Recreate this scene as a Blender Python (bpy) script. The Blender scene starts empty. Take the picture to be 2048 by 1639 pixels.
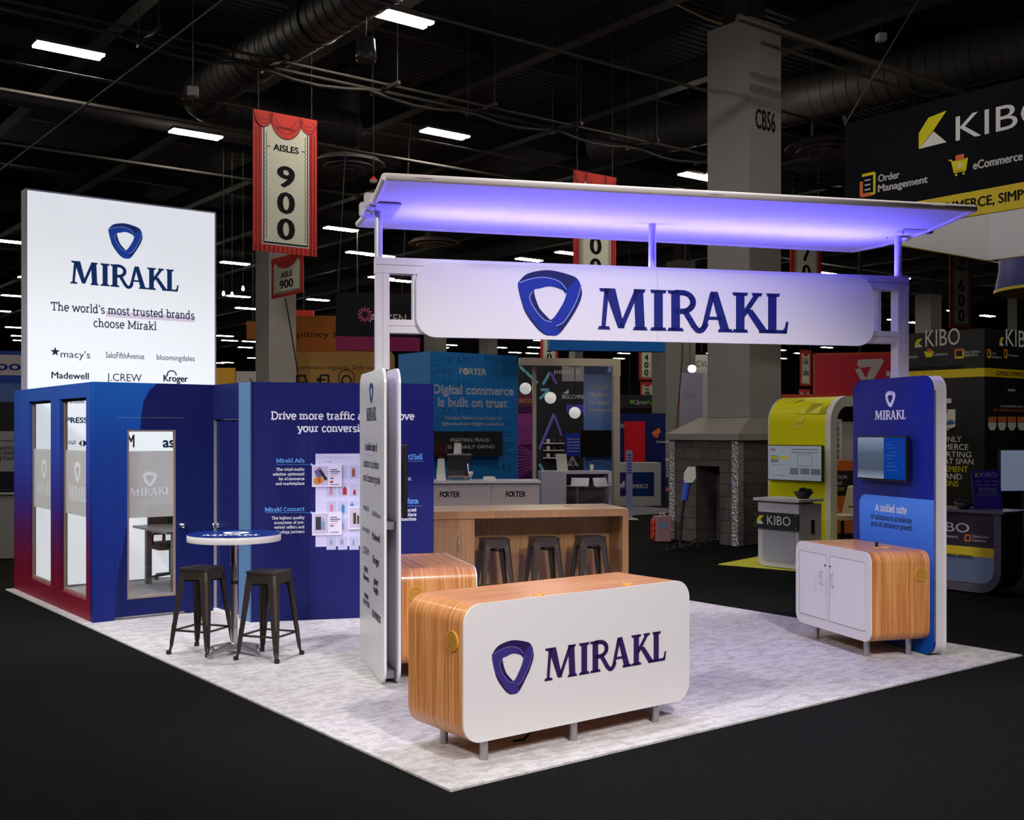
import bpy, bmesh, math, random
from math import sin, cos, pi, radians, atan2, sqrt
from mathutils import Vector, Matrix

SC = bpy.context.scene
COL = SC.collection

# ------------------------------------------------------------------ camera, world, exposure, lights
F, YH, H, CX = 2228.37, 863.48, 1.962, 1024.0     # focal length in pixels, horizon row, eye height, centre column
TH, T2, TP = 37.48, 13.64, 16.5                   # stand / hall grid, arch, side pylons (degrees)
cam_data = bpy.data.cameras.new('camera'); cam = bpy.data.objects.new('camera', cam_data); COL.objects.link(cam)
cam.location = (0, 0, H); cam.rotation_euler = (pi/2, 0, 0)
cam_data.sensor_width = 36.0; cam_data.lens = 36.0*F/2048.0
cam_data.shift_y = (YH - 819.5)/2048.0
cam_data.clip_end = 300
SC.camera = cam
SC.view_settings.view_transform = 'Standard'; SC.view_settings.look = 'None'
SC.view_settings.gamma = 1.0; SC.view_settings.use_curve_mapping = False
SC.view_settings.exposure = 0.0
W = bpy.data.worlds.new('hall_air'); SC.world = W; W.use_nodes = True
W.node_tree.nodes['Background'].inputs[0].default_value = (0.9, 0.92, 1, 1)
W.node_tree.nodes['Background'].inputs[1].default_value = 0.01

def spot(name, loc, to, power, size, blend=0.5, radius=0.5, color=(1, 1, 1)):
    d = bpy.data.lights.new(name, 'SPOT'); d.energy = power; d.spot_size = radians(size); d.spot_blend = blend
    d.shadow_soft_size = radius; d.color = color
    o = bpy.data.objects.new(name, d); COL.objects.link(o); o.location = loc
    o.rotation_euler = (Vector(to) - Vector(loc)).to_track_quat('-Z', 'Y').to_euler()
    return o
# added unseen spots, coned to brighten the stand and leave the hall dim
spot('added_spot', (-5.6, 0.6, 7.4), (-0.9, 8.8, 0.6), 2500, 48, 0.6, 0.45, (1.0, 0.97, 0.95))
spot('added_spot', (3.6, 0.4, 7.4), (1.2, 8.2, 0.5), 3300, 44, 0.6, 0.45, (1.0, 0.96, 0.97))
spot('added_spot', (1.6, 9.6, 9.0), (1.6, 9.6, 0), 1500, 62, 0.7, 0.5, (0.97, 0.95, 1.0))
spot('added_spot', (-2.6, 10.4, 9.0), (-2.6, 10.2, 0), 1300, 56, 0.7, 0.5, (0.97, 0.97, 1.0))
spot('added_spot', (3.0, -1.0, 6.4), (0.7, 7.0, 0.5), 1000, 32, 0.8, 0.3, (1.0, 0.97, 0.96))
spot('added_spot', (-8.5, 6.5, 8.0), (-4.4, 11.8, 2.2), 2700, 46, 0.6, 0.4, (0.95, 0.96, 1.0))
HALL_LAMP = 78.0

# ------------------------------------------------------------------ colours and materials
def s2l(v):
    v /= 255.0
    return v/12.92 if v <= 0.04045 else ((v+0.055)/1.055)**2.4
def lin(c): return tuple(s2l(x) for x in c)
def DIM(*c):                      # colour of a surface out in the dim hall, from how it photographs there
    return tuple(min(0.86, s2l(x)*2.6) for x in c)
MATS = {}
def mat(name, c, rough=0.5, metal=0.0, spec=0.5, emit=0.0, ecol=None, coat=0.0, linear=False):
    if name in MATS: return MATS[name]
    m = bpy.data.materials.new(name); m.use_nodes = True; MATS[name] = m
    b = m.node_tree.nodes['Principled BSDF']
    col = c if linear else lin(c)
    b.inputs['Base Color'].default_value = (*col, 1); b.inputs['Roughness'].default_value = rough
    b.inputs['Metallic'].default_value = metal; b.inputs['Specular IOR Level'].default_value = spec
    b.inputs['Coat Weight'].default_value = coat
    if spec == 0.5 and any(w in name for w in ('_ink', 'logo', 'word', 'print', 'graphic')): b.inputs['Specular IOR Level'].default_value = 0.18
    if emit:
        b.inputs['Emission Color'].default_value = (*(lin(ecol) if ecol else col), 1); b.inputs['Emission Strength'].default_value = emit
    return m
def dmat(name, c, **k): return mat(name, DIM(*c), linear=True, **k)
class NT:
    def __init__(s, m): s.m = m; s.t = m.node_tree; s.b = s.t.nodes['Principled BSDF']
    def n(s, kind, **kw):
        x = s.t.nodes.new(kind)
        for k, v in kw.items():
            if k.startswith('i_'): x.inputs[k[2:].replace('_', ' ')].default_value = v
            else: setattr(x, k, v)
        return x
    def l(s, a, b): s.t.links.new(a, b)
    def ramp(s, stops, interp='LINEAR'):
        r = s.t.nodes.new('ShaderNodeValToRGB'); r.color_ramp.interpolation = interp
        e = r.color_ramp.elements
        while len(e) > 1: e.remove(e[-1])
        e[0].position = stops[0][0]; e[0].color = (*stops[0][1], 1)
        for p, c in stops[1:]:
            k = e.new(p); k.color = (*c, 1)
        return r
    def coords(s, scale=(1, 1, 1), kind='Object'):
        tc = s.n('ShaderNodeTexCoord'); mp = s.n('ShaderNodeMapping'); mp.inputs['Scale'].default_value = scale
        s.l(tc.outputs[kind], mp.inputs[0]); return mp.outputs[0]
    def noise(s, vec, scale, detail=4, rough=0.5, dist=0.0):
        x = s.n('ShaderNodeTexNoise'); x.inputs['Scale'].default_value = scale; x.inputs['Detail'].default_value = detail
        x.inputs['Roughness'].default_value = rough; x.inputs['Distortion'].default_value = dist
        s.l(vec, x.inputs['Vector']); return x.outputs['Fac']
    def bump(s, h, strength, dist=0.01):
        b = s.n('ShaderNodeBump'); b.inputs['Strength'].default_value = strength; b.inputs['Distance'].default_value = dist
        s.l(h, b.inputs['Height']); s.l(b.outputs[0], s.b.inputs['Normal'])
def wood(name, axis, c0, c1, c2, rough=0.28, fine=1.0):
    m = mat(name, c1, rough, spec=0.5); m.node_tree.nodes['Principled BSDF'].inputs['Coat Weight'].default_value = .5; m.node_tree.nodes['Principled BSDF'].inputs['Coat Roughness'].default_value = .22; t = NT(m)
    sc = {'y': (0.35, 14*fine, 0.35), 'x': (14*fine, 3, 0.35)}[axis]
    a = t.noise(t.coords(sc), 3.2, 5, 0.65, 0.25)
    r = t.ramp([(0.27, lin(c0)), (0.5, lin(c1)), (0.72, lin(c2))]); t.l(a, r.inputs[0])
    g = t.noise(t.coords(tuple(k*6 for k in sc)), 4.0, 3, 0.6)
    mx = t.n('ShaderNodeMix', data_type='RGBA', blend_type='MULTIPLY'); mx.inputs['Factor'].default_value = 0.35
    r2 = t.ramp([(0.35, (0.62, 0.55, 0.5)), (0.6, (1, 1, 1))]); t.l(g, r2.inputs[0])
    t.l(r.outputs[0], mx.inputs['A']); t.l(r2.outputs[0], mx.inputs['B']); t.l(mx.outputs['Result'], t.b.inputs['Base Color'])
    return m
WOOD = wood('zebrano_veneer', 'y', (158, 90, 44), (208, 136, 74), (232, 178, 114), 0.5)
BARWOOD = wood('walnut_veneer', 'x', (122, 84, 50), (156, 114, 72), (180, 140, 96), 0.35, 3.0)
BARTOP = wood('pale_oak_veneer', 'y', (196, 160, 120), (214, 180, 140), (226, 198, 162), 0.3, 1.4)
WHITE = mat('white_laminate', (222, 217, 217), 0.38)
SIGNW = mat('white_sign_print', (226, 222, 228), 0.42)
NAVY = mat('navy_ink', (22, 30, 84), 0.5)
INK = mat('charcoal_ink', (36, 40, 66), 0.6)
INKBLUE = mat('blue_ink', (38, 66, 160), 0.5)
INKDARK = mat('deep_blue_ink', (22, 34, 104), 0.5)
INKLINE = mat('pale_blue_ink', (150, 165, 225), 0.5)
PURPLE = mat('violet_ink', (58, 46, 110), 0.5)
PURPDARK = mat('deep_violet_ink', (52, 32, 86), 0.5)
PURPMID = mat('plum_ink', (44, 34, 92), 0.5)
WHITEINK = mat('white_ink', (236, 236, 242), 0.5)
LAVINK = mat('lavender_ink', (196, 194, 226), 0.5)
SKYINK = mat('sky_blue_ink', (90, 150, 235), 0.5)
LILAC = mat('lilac_marker', (204, 190, 216), 0.6)
ALU = mat('white_aluminium', (214, 208, 214), 0.35, 0.25)
ALUDK = mat('groove_shadow_grey', (120, 116, 124), 0.5, 0.2)
STEEL = mat('brushed_steel', (176, 172, 176), 0.32, 0.85)
CHROME = mat('chrome', (225, 225, 228), 0.12, 1.0)
GUN = mat('gunmetal_powdercoat', (76, 67, 62), 0.4, 0.7)
BLACKP = mat('black_plastic', (14, 14, 16), 0.35)
BLACKRUB = mat('black_rubber', (20, 20, 20), 0.7)
BRASS = mat('ochre_grommet_plastic', (206, 150, 58), 0.4)
BRASSDK = mat('ochre_grommet_slots', (128, 86, 28), 0.6)
FABW = mat('canopy_fabric', (232, 226, 240), 0.8, spec=0.1)
TUBEW = mat('canopy_tube_cover', (224, 214, 208), 0.55)
LED = mat('violet_led', (120, 90, 255), 0.5, emit=185.0, ecol=(92, 86, 255))
LIGHTBOX = mat('lit_fabric', (225, 228, 230), 0.8, emit=0.7, ecol=(238, 242, 246))
TUBEF = mat('far_fluorescent_tube', (255, 250, 240), 0.5, emit=30, ecol=(255, 246, 232))
TUBEL = mat('fluorescent_tube', (255, 250, 240), 0.5, emit=HALL_LAMP, ecol=(255, 246, 232))
BULB = mat('warm_bulb', (255, 240, 220), 0.5, emit=6.0, ecol=(255, 244, 228))
GLOBE = mat('glowing_globe', (240, 240, 236), 0.5, emit=0.5, ecol=(225, 225, 220))
FIXT = dmat('fixture_housing', (50, 46, 42), rough=0.6)
DKSTEEL = mat('dark_ceiling_steel', (38, 33, 31), 0.6)
DUCTM = mat('dark_painted_duct', (46, 42, 41), 0.55)
PIPEM = mat('dark_conduit', (54, 49, 45), 0.55)
CABLE = mat('steel_cable', (58, 56, 54), 0.6)

def carpet_mat():
    m = mat('grey_plush_carpet', (196, 190, 194), 0.95, spec=0.05); t = NT(m)
    v = t.coords()
    a = t.noise(t.coords((1.0, 2.4, 1)), 5.5, 5, 0.7, 0.4); b = t.noise(v, 90, 3, 0.7); c2 = t.noise(t.coords((2.2, 1, 1)), 9, 4, 0.6, 0.3)
    ad = t.n('ShaderNodeMath', operation='MULTIPLY_ADD'); ad.inputs[1].default_value = 0.5; t.l(b, ad.inputs[0]); t.l(a, ad.inputs[2])
    ad2 = t.n('ShaderNodeMath', operation='MULTIPLY_ADD'); ad2.inputs[1].default_value = 0.45; t.l(c2, ad2.inputs[0]); t.l(ad.outputs[0], ad2.inputs[2])
    r = t.ramp([(0.62, lin((160, 154, 155))), (0.95, lin((184, 179, 179))), (1.25, lin((202, 198, 198)))])
    sc = t.n('ShaderNodeMath', operation='MULTIPLY'); sc.inputs[1].default_value = 0.78; t.l(ad2.outputs[0], sc.inputs[0])
    for e in r.color_ramp.elements: e.position = min(1, e.position*0.78)
    t.l(sc.outputs[0], r.inputs[0]); t.l(r.outputs[0], t.b.inputs['Base Color'])
    t.bump(ad2.outputs[0], 0.6, 0.02); return m
def floor_mat():
    m = mat('black_aisle_carpet', (26, 26, 26), 0.95, spec=0.05); t = NT(m)
    a = t.noise(t.coords(), 60, 3, 0.7); b = t.noise(t.coords((1, 3, 1)), 1.4, 4, 0.6)
    r = t.ramp([(0.3, (0.003, 0.003, 0.003)), (0.7, (0.0105, 0.0105, 0.0105))]); t.l(a, r.inputs[0])
    t.l(r.outputs[0], t.b.inputs['Base Color']); t.bump(a, 0.5, 0.01); return m
def grad_mat(name, axis, lo, hi, stops, rough=0.45):
    m = mat(name, (100, 100, 150), rough); t = NT(m)
    tc = t.n('ShaderNodeTexCoord'); sp = t.n('ShaderNodeSeparateXYZ'); t.l(tc.outputs['Object'], sp.inputs[0])
    mr = t.n('ShaderNodeMapRange'); mr.inputs['From Min'].default_value = lo; mr.inputs['From Max'].default_value = hi
    t.l(sp.outputs[axis], mr.inputs['Value']); r = t.ramp([(p, lin(c)) for p, c in stops])
    t.l(mr.outputs[0], r.inputs[0]); t.l(r.outputs[0], t.b.inputs['Base Color']); return m
def wave_wall_mat():              # printed wave: bright blue on the left, navy to the right of a curved border
    m = mat('blue_wave_graphic', (30, 60, 150), 0.42); t = NT(m)
    tc = t.n('ShaderNodeTexCoord'); sp = t.n('ShaderNodeSeparateXYZ'); t.l(tc.outputs['Object'], sp.inputs[0])
    zr = t.n('ShaderNodeMapRange'); zr.inputs['From Max'].default_value = 2.5; t.l(sp.outputs['Z'], zr.inputs['Value'])
    bs = [(0.012, .225), (0.163, .241), (0.28, .298), (0.413, .355), (0.6, .43), (0.792, .49), (0.845, .497), (0.913, .523), (0.96, .582), (0.988, .66)]
    br = t.ramp([(p, (v, v, v)) for p, v in bs]); t.l(zr.outputs[0], br.inputs[0])
    gt = t.n('ShaderNodeMath', operation='GREATER_THAN'); t.l(sp.outputs['X'], gt.inputs[0]); t.l(br.outputs[0], gt.inputs[1])
    lft = t.ramp([(0.0, lin((28, 40, 122))), (0.35, lin((32, 56, 150))), (0.72, lin((34, 78, 172))), (1.0, lin((36, 112, 208)))]); t.l(zr.outputs[0], lft.inputs[0])
    rgt = t.ramp([(0.0, lin((23, 33, 92))), (0.6, lin((25, 36, 100))), (1.0, lin((32, 34, 98)))]); t.l(zr.outputs[0], rgt.inputs[0])
    mx = t.n('ShaderNodeMix', data_type='RGBA'); t.l(gt.outputs[0], mx.inputs['Factor']); t.l(lft.outputs[0], mx.inputs['A']); t.l(rgt.outputs[0], mx.inputs['B'])
    t.l(mx.outputs['Result'], t.b.inputs['Base Color']); return m
def clear_mat(name, tint, gloss, base=None, amount=0.0, rough=0.02):
    m = bpy.data.materials.new(name); m.use_nodes = True; nt = m.node_tree; nt.nodes.clear(); MATS[name] = m
    out = nt.nodes.new('ShaderNodeOutputMaterial'); tr = nt.nodes.new('ShaderNodeBsdfTransparent'); tr.inputs[0].default_value = (*tint, 1)
    gl = nt.nodes.new('ShaderNodeBsdfGlossy'); gl.inputs['Roughness'].default_value = rough
    fr = nt.nodes.new('ShaderNodeValue'); fr.outputs[0].default_value = gloss
    mx = nt.nodes.new('ShaderNodeMixShader'); nt.links.new(fr.outputs[0], mx.inputs[0]); nt.links.new(tr.outputs[0], mx.inputs[1]); nt.links.new(gl.outputs[0], mx.inputs[2])
    last = mx
    if base:
        df = nt.nodes.new('ShaderNodeBsdfDiffuse'); df.inputs[0].default_value = (*lin(base), 1)
        tl = nt.nodes.new('ShaderNodeBsdfTranslucent'); tl.inputs[0].default_value = (*lin(base), 1)
        m1 = nt.nodes.new('ShaderNodeMixShader'); m1.inputs[0].default_value = 0.5; nt.links.new(df.outputs[0], m1.inputs[1]); nt.links.new(tl.outputs[0], m1.inputs[2])
        m2 = nt.nodes.new('ShaderNodeMixShader'); m2.inputs[0].default_value = amount; nt.links.new(mx.outputs[0], m2.inputs[1]); nt.links.new(m1.outputs[0], m2.inputs[2]); last = m2
    nt.links.new(last.outputs[0], out.inputs[0]); return m
GLASS = clear_mat('clear_glass', (0.97, 0.98, 0.98), .05)
FROST = clear_mat('frosted_film', (0.95, 0.95, 0.95), .03, (232, 230, 226), 0.72, 0.4)
FILMLOGO = mat('white_film_logo', (250, 250, 250), .6)

# ------------------------------------------------------------------ mesh helpers
def rrect(x0, z0, x1, z1, r, n=8):
    if not isinstance(r, (tuple, list)): r = (r, r, r, r)      # bl, br, tr, tl
    pts = []
    for (cx, cz, a0, q) in ((x0, z0, 180, 0), (x1, z0, 270, 1), (x1, z1, 0, 2), (x0, z1, 90, 3)):
        R = r[q]; ox = cx + (R if q in (0, 3) else -R); oz = cz + (R if q in (0, 1) else -R)
        if R <= 0: pts.append((cx, cz)); continue
        for k in range(n+1):
            a = radians(a0 + 90*k/n); pts.append((ox+R*cos(a), oz+R*sin(a)))
    return pts
def ell(cx, cz, rx, rz, a0=0, a1=360, n=16):
    return [(cx+rx*cos(radians(a0+(a1-a0)*k/n)), cz+rz*sin(radians(a0+(a1-a0)*k/n))) for k in range(n+1)]
class MB:
    def __init__(s): s.v = []; s.f = []; s.sm = []
    def add(s, vs, fs, smooth=False):
        o = len(s.v); s.v += [tuple(x) for x in vs]; s.f += [[i+o for i in f] for f in fs]; s.sm += [smooth]*len(fs); return s
    def box(s, x0, x1, y0, y1, z0, z1):
        return s.add([(x0,y0,z0),(x1,y0,z0),(x1,y1,z0),(x0,y1,z0),(x0,y0,z1),(x1,y0,z1),(x1,y1,z1),(x0,y1,z1)],
                     [(0,3,2,1),(4,5,6,7),(0,1,5,4),(1,2,6,5),(2,3,7,6),(3,0,4,7)])
    def hexa(s, b, t):          # bottom quad, top quad
        return s.add(list(b)+list(t), [(3,2,1,0),(4,5,6,7),(0,1,5,4),(1,2,6,5),(2,3,7,6),(3,0,4,7)])
    def prism(s, poly, d0, d1, plane='xz', smooth=False):   # extrude a 2-D outline along the third axis
        n = len(poly)
        def p(a, b, d): return {'xz': (a, d, b), 'yz': (d, a, b), 'xy': (a, b, d)}[plane]
        vs = [p(a, b, d0) for a, b in poly]+[p(a, b, d1) for a, b in poly]
        s.add(vs, [list(range(n)), list(range(2*n-1, n-1, -1))])
        s.add(vs, [(i, i+n, (i+1) % n+n, (i+1) % n) for i in range(n)], smooth); return s
    def shell(s, poly, d0, d1, plane='xz', smooth=True):     # side surface only
        n = len(poly)
        def p(a, b, d): return {'xz': (a, d, b), 'yz': (d, a, b), 'xy': (a, b, d)}[plane]
        return s.add([p(a, b, d0) for a, b in poly]+[p(a, b, d1) for a, b in poly], [(i, i+n, (i+1) % n+n, (i+1) % n) for i in range(n)], smooth)
    def tube(s, pts, r, n=10, cap=True, r1=None):
        pts = [Vector(p) for p in pts]; rings = []
        up = Vector((0, 0, 1)); m = len(pts)
        for i, p in enumerate(pts):
            d = (pts[min(i+1, m-1)]-pts[max(i-1, 0)]).normalized()
            a = up if abs(d.z) < 0.95 else Vector((1, 0, 0))
            u = d.cross(a).normalized(); w = u.cross(d).normalized()
            rr = r if r1 is None else r+(r1-r)*i/(m-1)
            rings.append([p+u*rr*cos(2*pi*k/n)+w*rr*sin(2*pi*k/n) for k in range(n)])
        vs = [x for g in rings for x in g]
        s.add(vs, [(i*n+k, i*n+(k+1) % n, (i+1)*n+(k+1) % n, (i+1)*n+k) for i in range(m-1) for k in range(n)], True)
        if cap: s.add(vs, [list(range(n-1, -1, -1)), [(m-1)*n+k for k in range(n)]])
        return s
    def lathe(s, prof, n=24, c=(0, 0, 0), axis='z', smooth=True):
        vs = []
        for r, z in prof:
            for k in range(n):
                a = 2*pi*k/n; x, y = r*cos(a), r*sin(a)
                q = {'z': (x, y, z), 'y': (x, z, y), 'x': (z, x, y)}[axis]
                vs.append((q[0]+c[0], q[1]+c[1], q[2]+c[2]))
        m = len(prof)
        s.add(vs, [(i*n+k, i*n+(k+1) % n, (i+1)*n+(k+1) % n, (i+1)*n+k) for i in range(m-1) for k in range(n)], smooth)
        s.add(vs, [[k for k in range(n)][::-1], [(m-1)*n+k for k in range(n)]]); return s
    def disc(s, c, r, d0, d1, axis='y', n=28):
        return s.lathe([(r, d0), (r, d1)], n, c, axis)
    def wall(s, x0, x1, z0, z1, holes, y0, y1):   # upright slab with rectangular openings
        xs = sorted({x0, x1, *[h[0] for h in holes], *[h[1] for h in holes]}); zs = sorted({z0, z1, *[h[2] for h in holes], *[h[3] for h in holes]})
        for a, b in zip(xs, xs[1:]):
            run = None
            for c, d in zip(zs, zs[1:]):
                inside = any(h[0] <= a and b <= h[1] and h[2] <= c and d <= h[3] for h in holes)
                if inside:
                    if run: s.box(a, b, y0, y1, *run); run = None
                else: run = (run[0], d) if run else (c, d)
            if run: s.box(a, b, y0, y1, *run)
        return s
    def build(s, name, m, parent=None, loc=None, rot=0, bevel=0, label=None):
        me = bpy.data.meshes.new(name); me.from_pydata(s.v, [], s.f); me.update()
        bm = bmesh.new(); bm.from_mesh(me); bmesh.ops.recalc_face_normals(bm, faces=bm.faces[:]); bm.to_mesh(me); bm.free()
        me.polygons.foreach_set('use_smooth', s.sm)
        if m: me.materials.append(m)
        o = bpy.data.objects.new(name, me); COL.objects.link(o)
        if parent: o.parent = parent
        if loc is not None: o.location = (loc[0], loc[1], loc[2] if len(loc) > 2 else 0)
        if rot: o.rotation_euler = (0, 0, radians(rot))
        if bevel:
            b = o.modifiers.new('edge', 'BEVEL'); b.width = bevel; b.segments = 2; b.limit_method = 'ANGLE'; b.angle_limit = radians(50)
        if label: o['label'] = label
        return o
def thing(name, label, cat, loc=(0, 0, 0), rot=0, group=None):
    o = bpy.data.objects.new(name, None); COL.objects.link(o); o.location = (loc[0], loc[1], loc[2] if len(loc) > 2 else 0)
    o.rotation_euler = (0, 0, radians(rot)); o.empty_display_size = 0.1
    return tag(o, label, cat, group)
def tag(o, label, cat, group=None):
    o['label'] = label; o['category'] = cat
    if group: o['group'] = group
    return o
def struct(o): o['kind'] = 'structure'; return o
def copy_tree(o, parent=None):
    c = o.copy(); COL.objects.link(c)
    if parent: c.parent = parent
    for ch in list(o.children): copy_tree(ch, c)
    return c
def floor_at(px, py, z=0.0):      # point at height z seen at that pixel
    Y = F*(H-z)/(py-YH); return Vector(((px-CX)*Y/F, Y, z))
def at(px, py, Y): return Vector(((px-CX)*Y/F, Y, H+(YH-py)*Y/F))
def hz(py, Y): return H+(YH-py)*Y/F
class Plane:                      # an upright plane through (ox, oy) running at the given angle: measures points of the photograph on it
    def __init__(s, ox, oy, deg): s.o = (ox, oy); s.deg = deg; s.c, s.s = cos(radians(deg)), sin(radians(deg))
    def __call__(s, px, py):
        dx = (px-CX)/F; t = (s.o[1]*s.c-s.o[0]*s.s)/(s.c-dx*s.s)
        return ((t*dx-s.o[0])*s.c+(t-s.o[1])*s.s, H+t*(YH-py)/F)
    def shift(s, d): return Plane(s.o[0]-s.s*d, s.o[1]+s.c*d, s.deg)      # d metres behind
    def world(s, x, y): return (s.o[0]+s.c*x-s.s*y, s.o[1]+s.s*x+s.c*y)
def plane_at(px, Y, deg): return Plane((px-CX)*Y/F, Y, deg)

# ------------------------------------------------------------------ lettering
def E(cx, cy, rx, ry, a0=0, a1=360, n=12): return ell(cx, cy, rx, ry, a0, a1, n)
def L(*p): return [(p[i], p[i+1]) for i in range(0, len(p), 2)]
GL = {  # slab serif alphabet: advance, strokes, serifs (x, y, left, right)
 'a': (.52, [E(.22,.14,.15,.14), L(.37,0,.37,.34), E(.23,.35,.14,.13,0,150)], [(.37,0,0,.1)]),
 'b': (.55, [L(.13,0,.13,.74), E(.29,.25,.18,.25)], [(.13,.74,.1,0)]),
 'c': (.48, [E(.27,.25,.19,.25,45,315)], []),
 'd': (.57, [L(.4,0,.4,.74), E(.24,.25,.18,.25)], [(.4,.74,.1,0), (.4,0,0,.1)]),
 'e': (.51, [E(.26,.25,.19,.25,0,310), L(.07,.26,.45,.26)], []),
 'f': (.36, [L(.15,0,.15,.58), E(.27,.58,.12,.15,50,180), L(.03,.47,.31,.47)], [(.15,0,.1,.1)]),
 'g': (.54, [E(.23,.27,.17,.23), L(.4,.48,.4,-.06), E(.23,-.06,.17,.14,200,360)], [(.4,.48,0,.09)]),
 'h': (.58, [L(.13,0,.13,.74), E(.28,.3,.15,.18,0,180), L(.43,0,.43,.3)], [(.13,0,.09,.09), (.43,0,.09,.09), (.13,.74,.1,0)]),
 'i': (.28, [L(.14,0,.14,.48), L(.14,.61,.14,.7)], [(.14,0,.1,.1), (.14,.48,.1,0)]),
 'j': (.26, [L(.14,-.1,.14,.48), E(.06,-.1,.08,.1,200,360), L(.14,.61,.14,.7)], [(.14,.48,.1,0)]),
 'k': (.56, [L(.13,0,.13,.74), L(.13,.2,.42,.48), L(.24,.31,.44,.02)], [(.13,0,.09,.09), (.45,0,.08,.08), (.42,.48,.08,.08), (.13,.74,.1,0)]),
 'l': (.28, [L(.14,0,.14,.74)], [(.14,0,.1,.1), (.14,.74,.1,0)]),
 'm': (.88, [L(.13,0,.13,.48), E(.275,.3,.145,.18,0,180), L(.42,0,.42,.3), E(.575,.3,.155,.18,0,180), L(.73,0,.73,.3)], [(.13,0,.09,.09), (.42,0,.09,.09), (.73,0,.09,.09), (.13,.48,.1,0)]),
 'n': (.58, [L(.13,0,.13,.48), E(.28,.3,.15,.18,0,180), L(.43,0,.43,.3)], [(.13,0,.09,.09), (.43,0,.09,.09), (.13,.48,.1,0)]),
 'o': (.53, [E(.265,.25,.195,.25)], []),
 'p': (.56, [L(.13,-.2,.13,.48), E(.29,.25,.18,.25)], [(.13,-.2,.09,.09), (.13,.48,.1,0)]),
 'q': (.56, [L(.4,-.2,.4,.48), E(.24,.25,.18,.25)], [(.4,-.2,.09,.09)]),
 'r': (.4, [L(.14,0,.14,.48), E(.29,.3,.15,.18,70,180)], [(.14,0,.1,.12), (.14,.48,.1,0)]),
 's': (.44, [E(.22,.36,.14,.12,30,270), E(.22,.12,.15,.12,-150,90)], []),
 't': (.36, [L(.15,.1,.15,.64), E(.26,.12,.11,.13,180,300), L(.03,.47,.31,.47)], []),
 'u': (.58, [L(.13,.2,.13,.48), E(.27,.2,.14,.2,180,360), L(.42,0,.42,.48)], [(.13,.48,.1,0), (.42,.48,.1,0), (.42,0,0,.1)]),
 'v': (.52, [L(.06,.48,.26,0), L(.46,.48,.26,0)], [(.06,.48,.07,.08), (.46,.48,.08,.07)]),
 'w': (.78, [L(.06,.48,.22,0), L(.39,.48,.22,0), L(.39,.48,.56,0), L(.72,.48,.56,0)], [(.06,.48,.07,.08), (.72,.48,.08,.07)]),
 'x': (.52, [L(.08,.46,.44,.02), L(.44,.46,.08,.02)], [(.06,.48,.06,.08), (.45,.48,.08,.06), (.06,0,.06,.08), (.45,0,.08,.06)]),
 'y': (.52, [L(.06,.48,.27,.0), L(.46,.48,.2,-.2)], [(.06,.48,.07,.08), (.46,.48,.08,.07), (.18,-.2,.1,.06)]),
 'z': (.46, [L(.06,.46,.4,.46), L(.4,.46,.06,.03), L(.06,.03,.4,.03)], []),
 'A': (.72, [L(.08,0,.36,.7), L(.64,0,.36,.7), L(.18,.24,.54,.24)], [(.08,0,.09,.11), (.64,0,.11,.09)]),
 'C': (.66, [E(.36,.35,.28,.35,40,320)], []),
 'D': (.7, [L(.14,0,.14,.7), E(.3,.35,.32,.35,-90,90), L(.14,0,.3,0), L(.14,.7,.3,.7)], [(.14,0,.1,0), (.14,.7,.1,0)]),
 'M': (.92, [L(.16,0,.16,.68), L(.16,.68,.46,.12), L(.46,.12,.76,.68), L(.76,0,.76,.68)], [(.16,0,.11,.11), (.76,0,.11,.11), (.16,.69,.11,0), (.76,.69,0,.11)]),
 'P': (.64, [L(.15,0,.15,.7), E(.34,.5,.22,.2,-90,90), L(.15,.7,.34,.7), L(.15,.3,.34,.3)], [(.15,0,.11,.11), (.15,.7,.1,0)]),
 'S': (.6, [E(.3,.52,.2,.18,20,270), E(.3,.18,.22,.18,-160,90)], []),
 'T': (.66, [L(.33,0,.33,.68), L(.05,.68,.61,.68), L(.06,.68,.06,.54), L(.6,.68,.6,.54)], [(.33,0,.12,.12)]),
 'I': (.34, [L(.17,0,.17,.7)], [(.17,0,.12,.12), (.17,.7,.12,.12)]),
 "'": (.2, [L(.1,.54,.1,.74)], []), '-': (.36, [L(.06,.24,.3,.24)], []), '.': (.2, [L(.1,0,.1,.08)], []), ',': (.2, [L(.12,.06,.07,-.08)], []),
 '2': (.52, [E(.25,.5,.17,.18,-30,170), L(.4,.42,.08,.03), L(.08,.03,.44,.03)], []), ' ': (.27, [], []),
}
def strokes(polys, st, w):
    for a, b in zip(st, st[1:]):
        dx, dy = b[0]-a[0], b[1]-a[1]; d = sqrt(dx*dx+dy*dy) or 1; nx, ny = -dy/d*w/2, dx/d*w/2; ex, ey = dx/d*w*.12, dy/d*w*.12
        polys.append([(a[0]-ex+nx, a[1]-ey+ny), (a[0]-ex-nx, a[1]-ey-ny), (b[0]+ex-nx, b[1]+ey-ny), (b[0]+ex+nx, b[1]+ey+ny)])
def slab(text, w=.085):
    out = []; x = 0
    for ch in text:
        adv, st, sf = GL.get(ch) or GL[' ']
        for s_ in st: strokes(out, [(p[0]+x, p[1]) for p in s_], w)
        for sx, sy, l, r in sf:
            h = w*.8; y0 = 0 if sy <= 0 and sy > -.1 else sy-h/2
            if sy < -.1: y0 = sy
            out.append([(x+sx-l-w*.3, y0), (x+sx+r+w*.3, y0), (x+sx+r+w*.3, y0+h), (x+sx-l-w*.3, y0+h)])
        x += adv
    return [(p, [list(range(len(p)))]) for p in out], x, .7
_fc = {}
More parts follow.
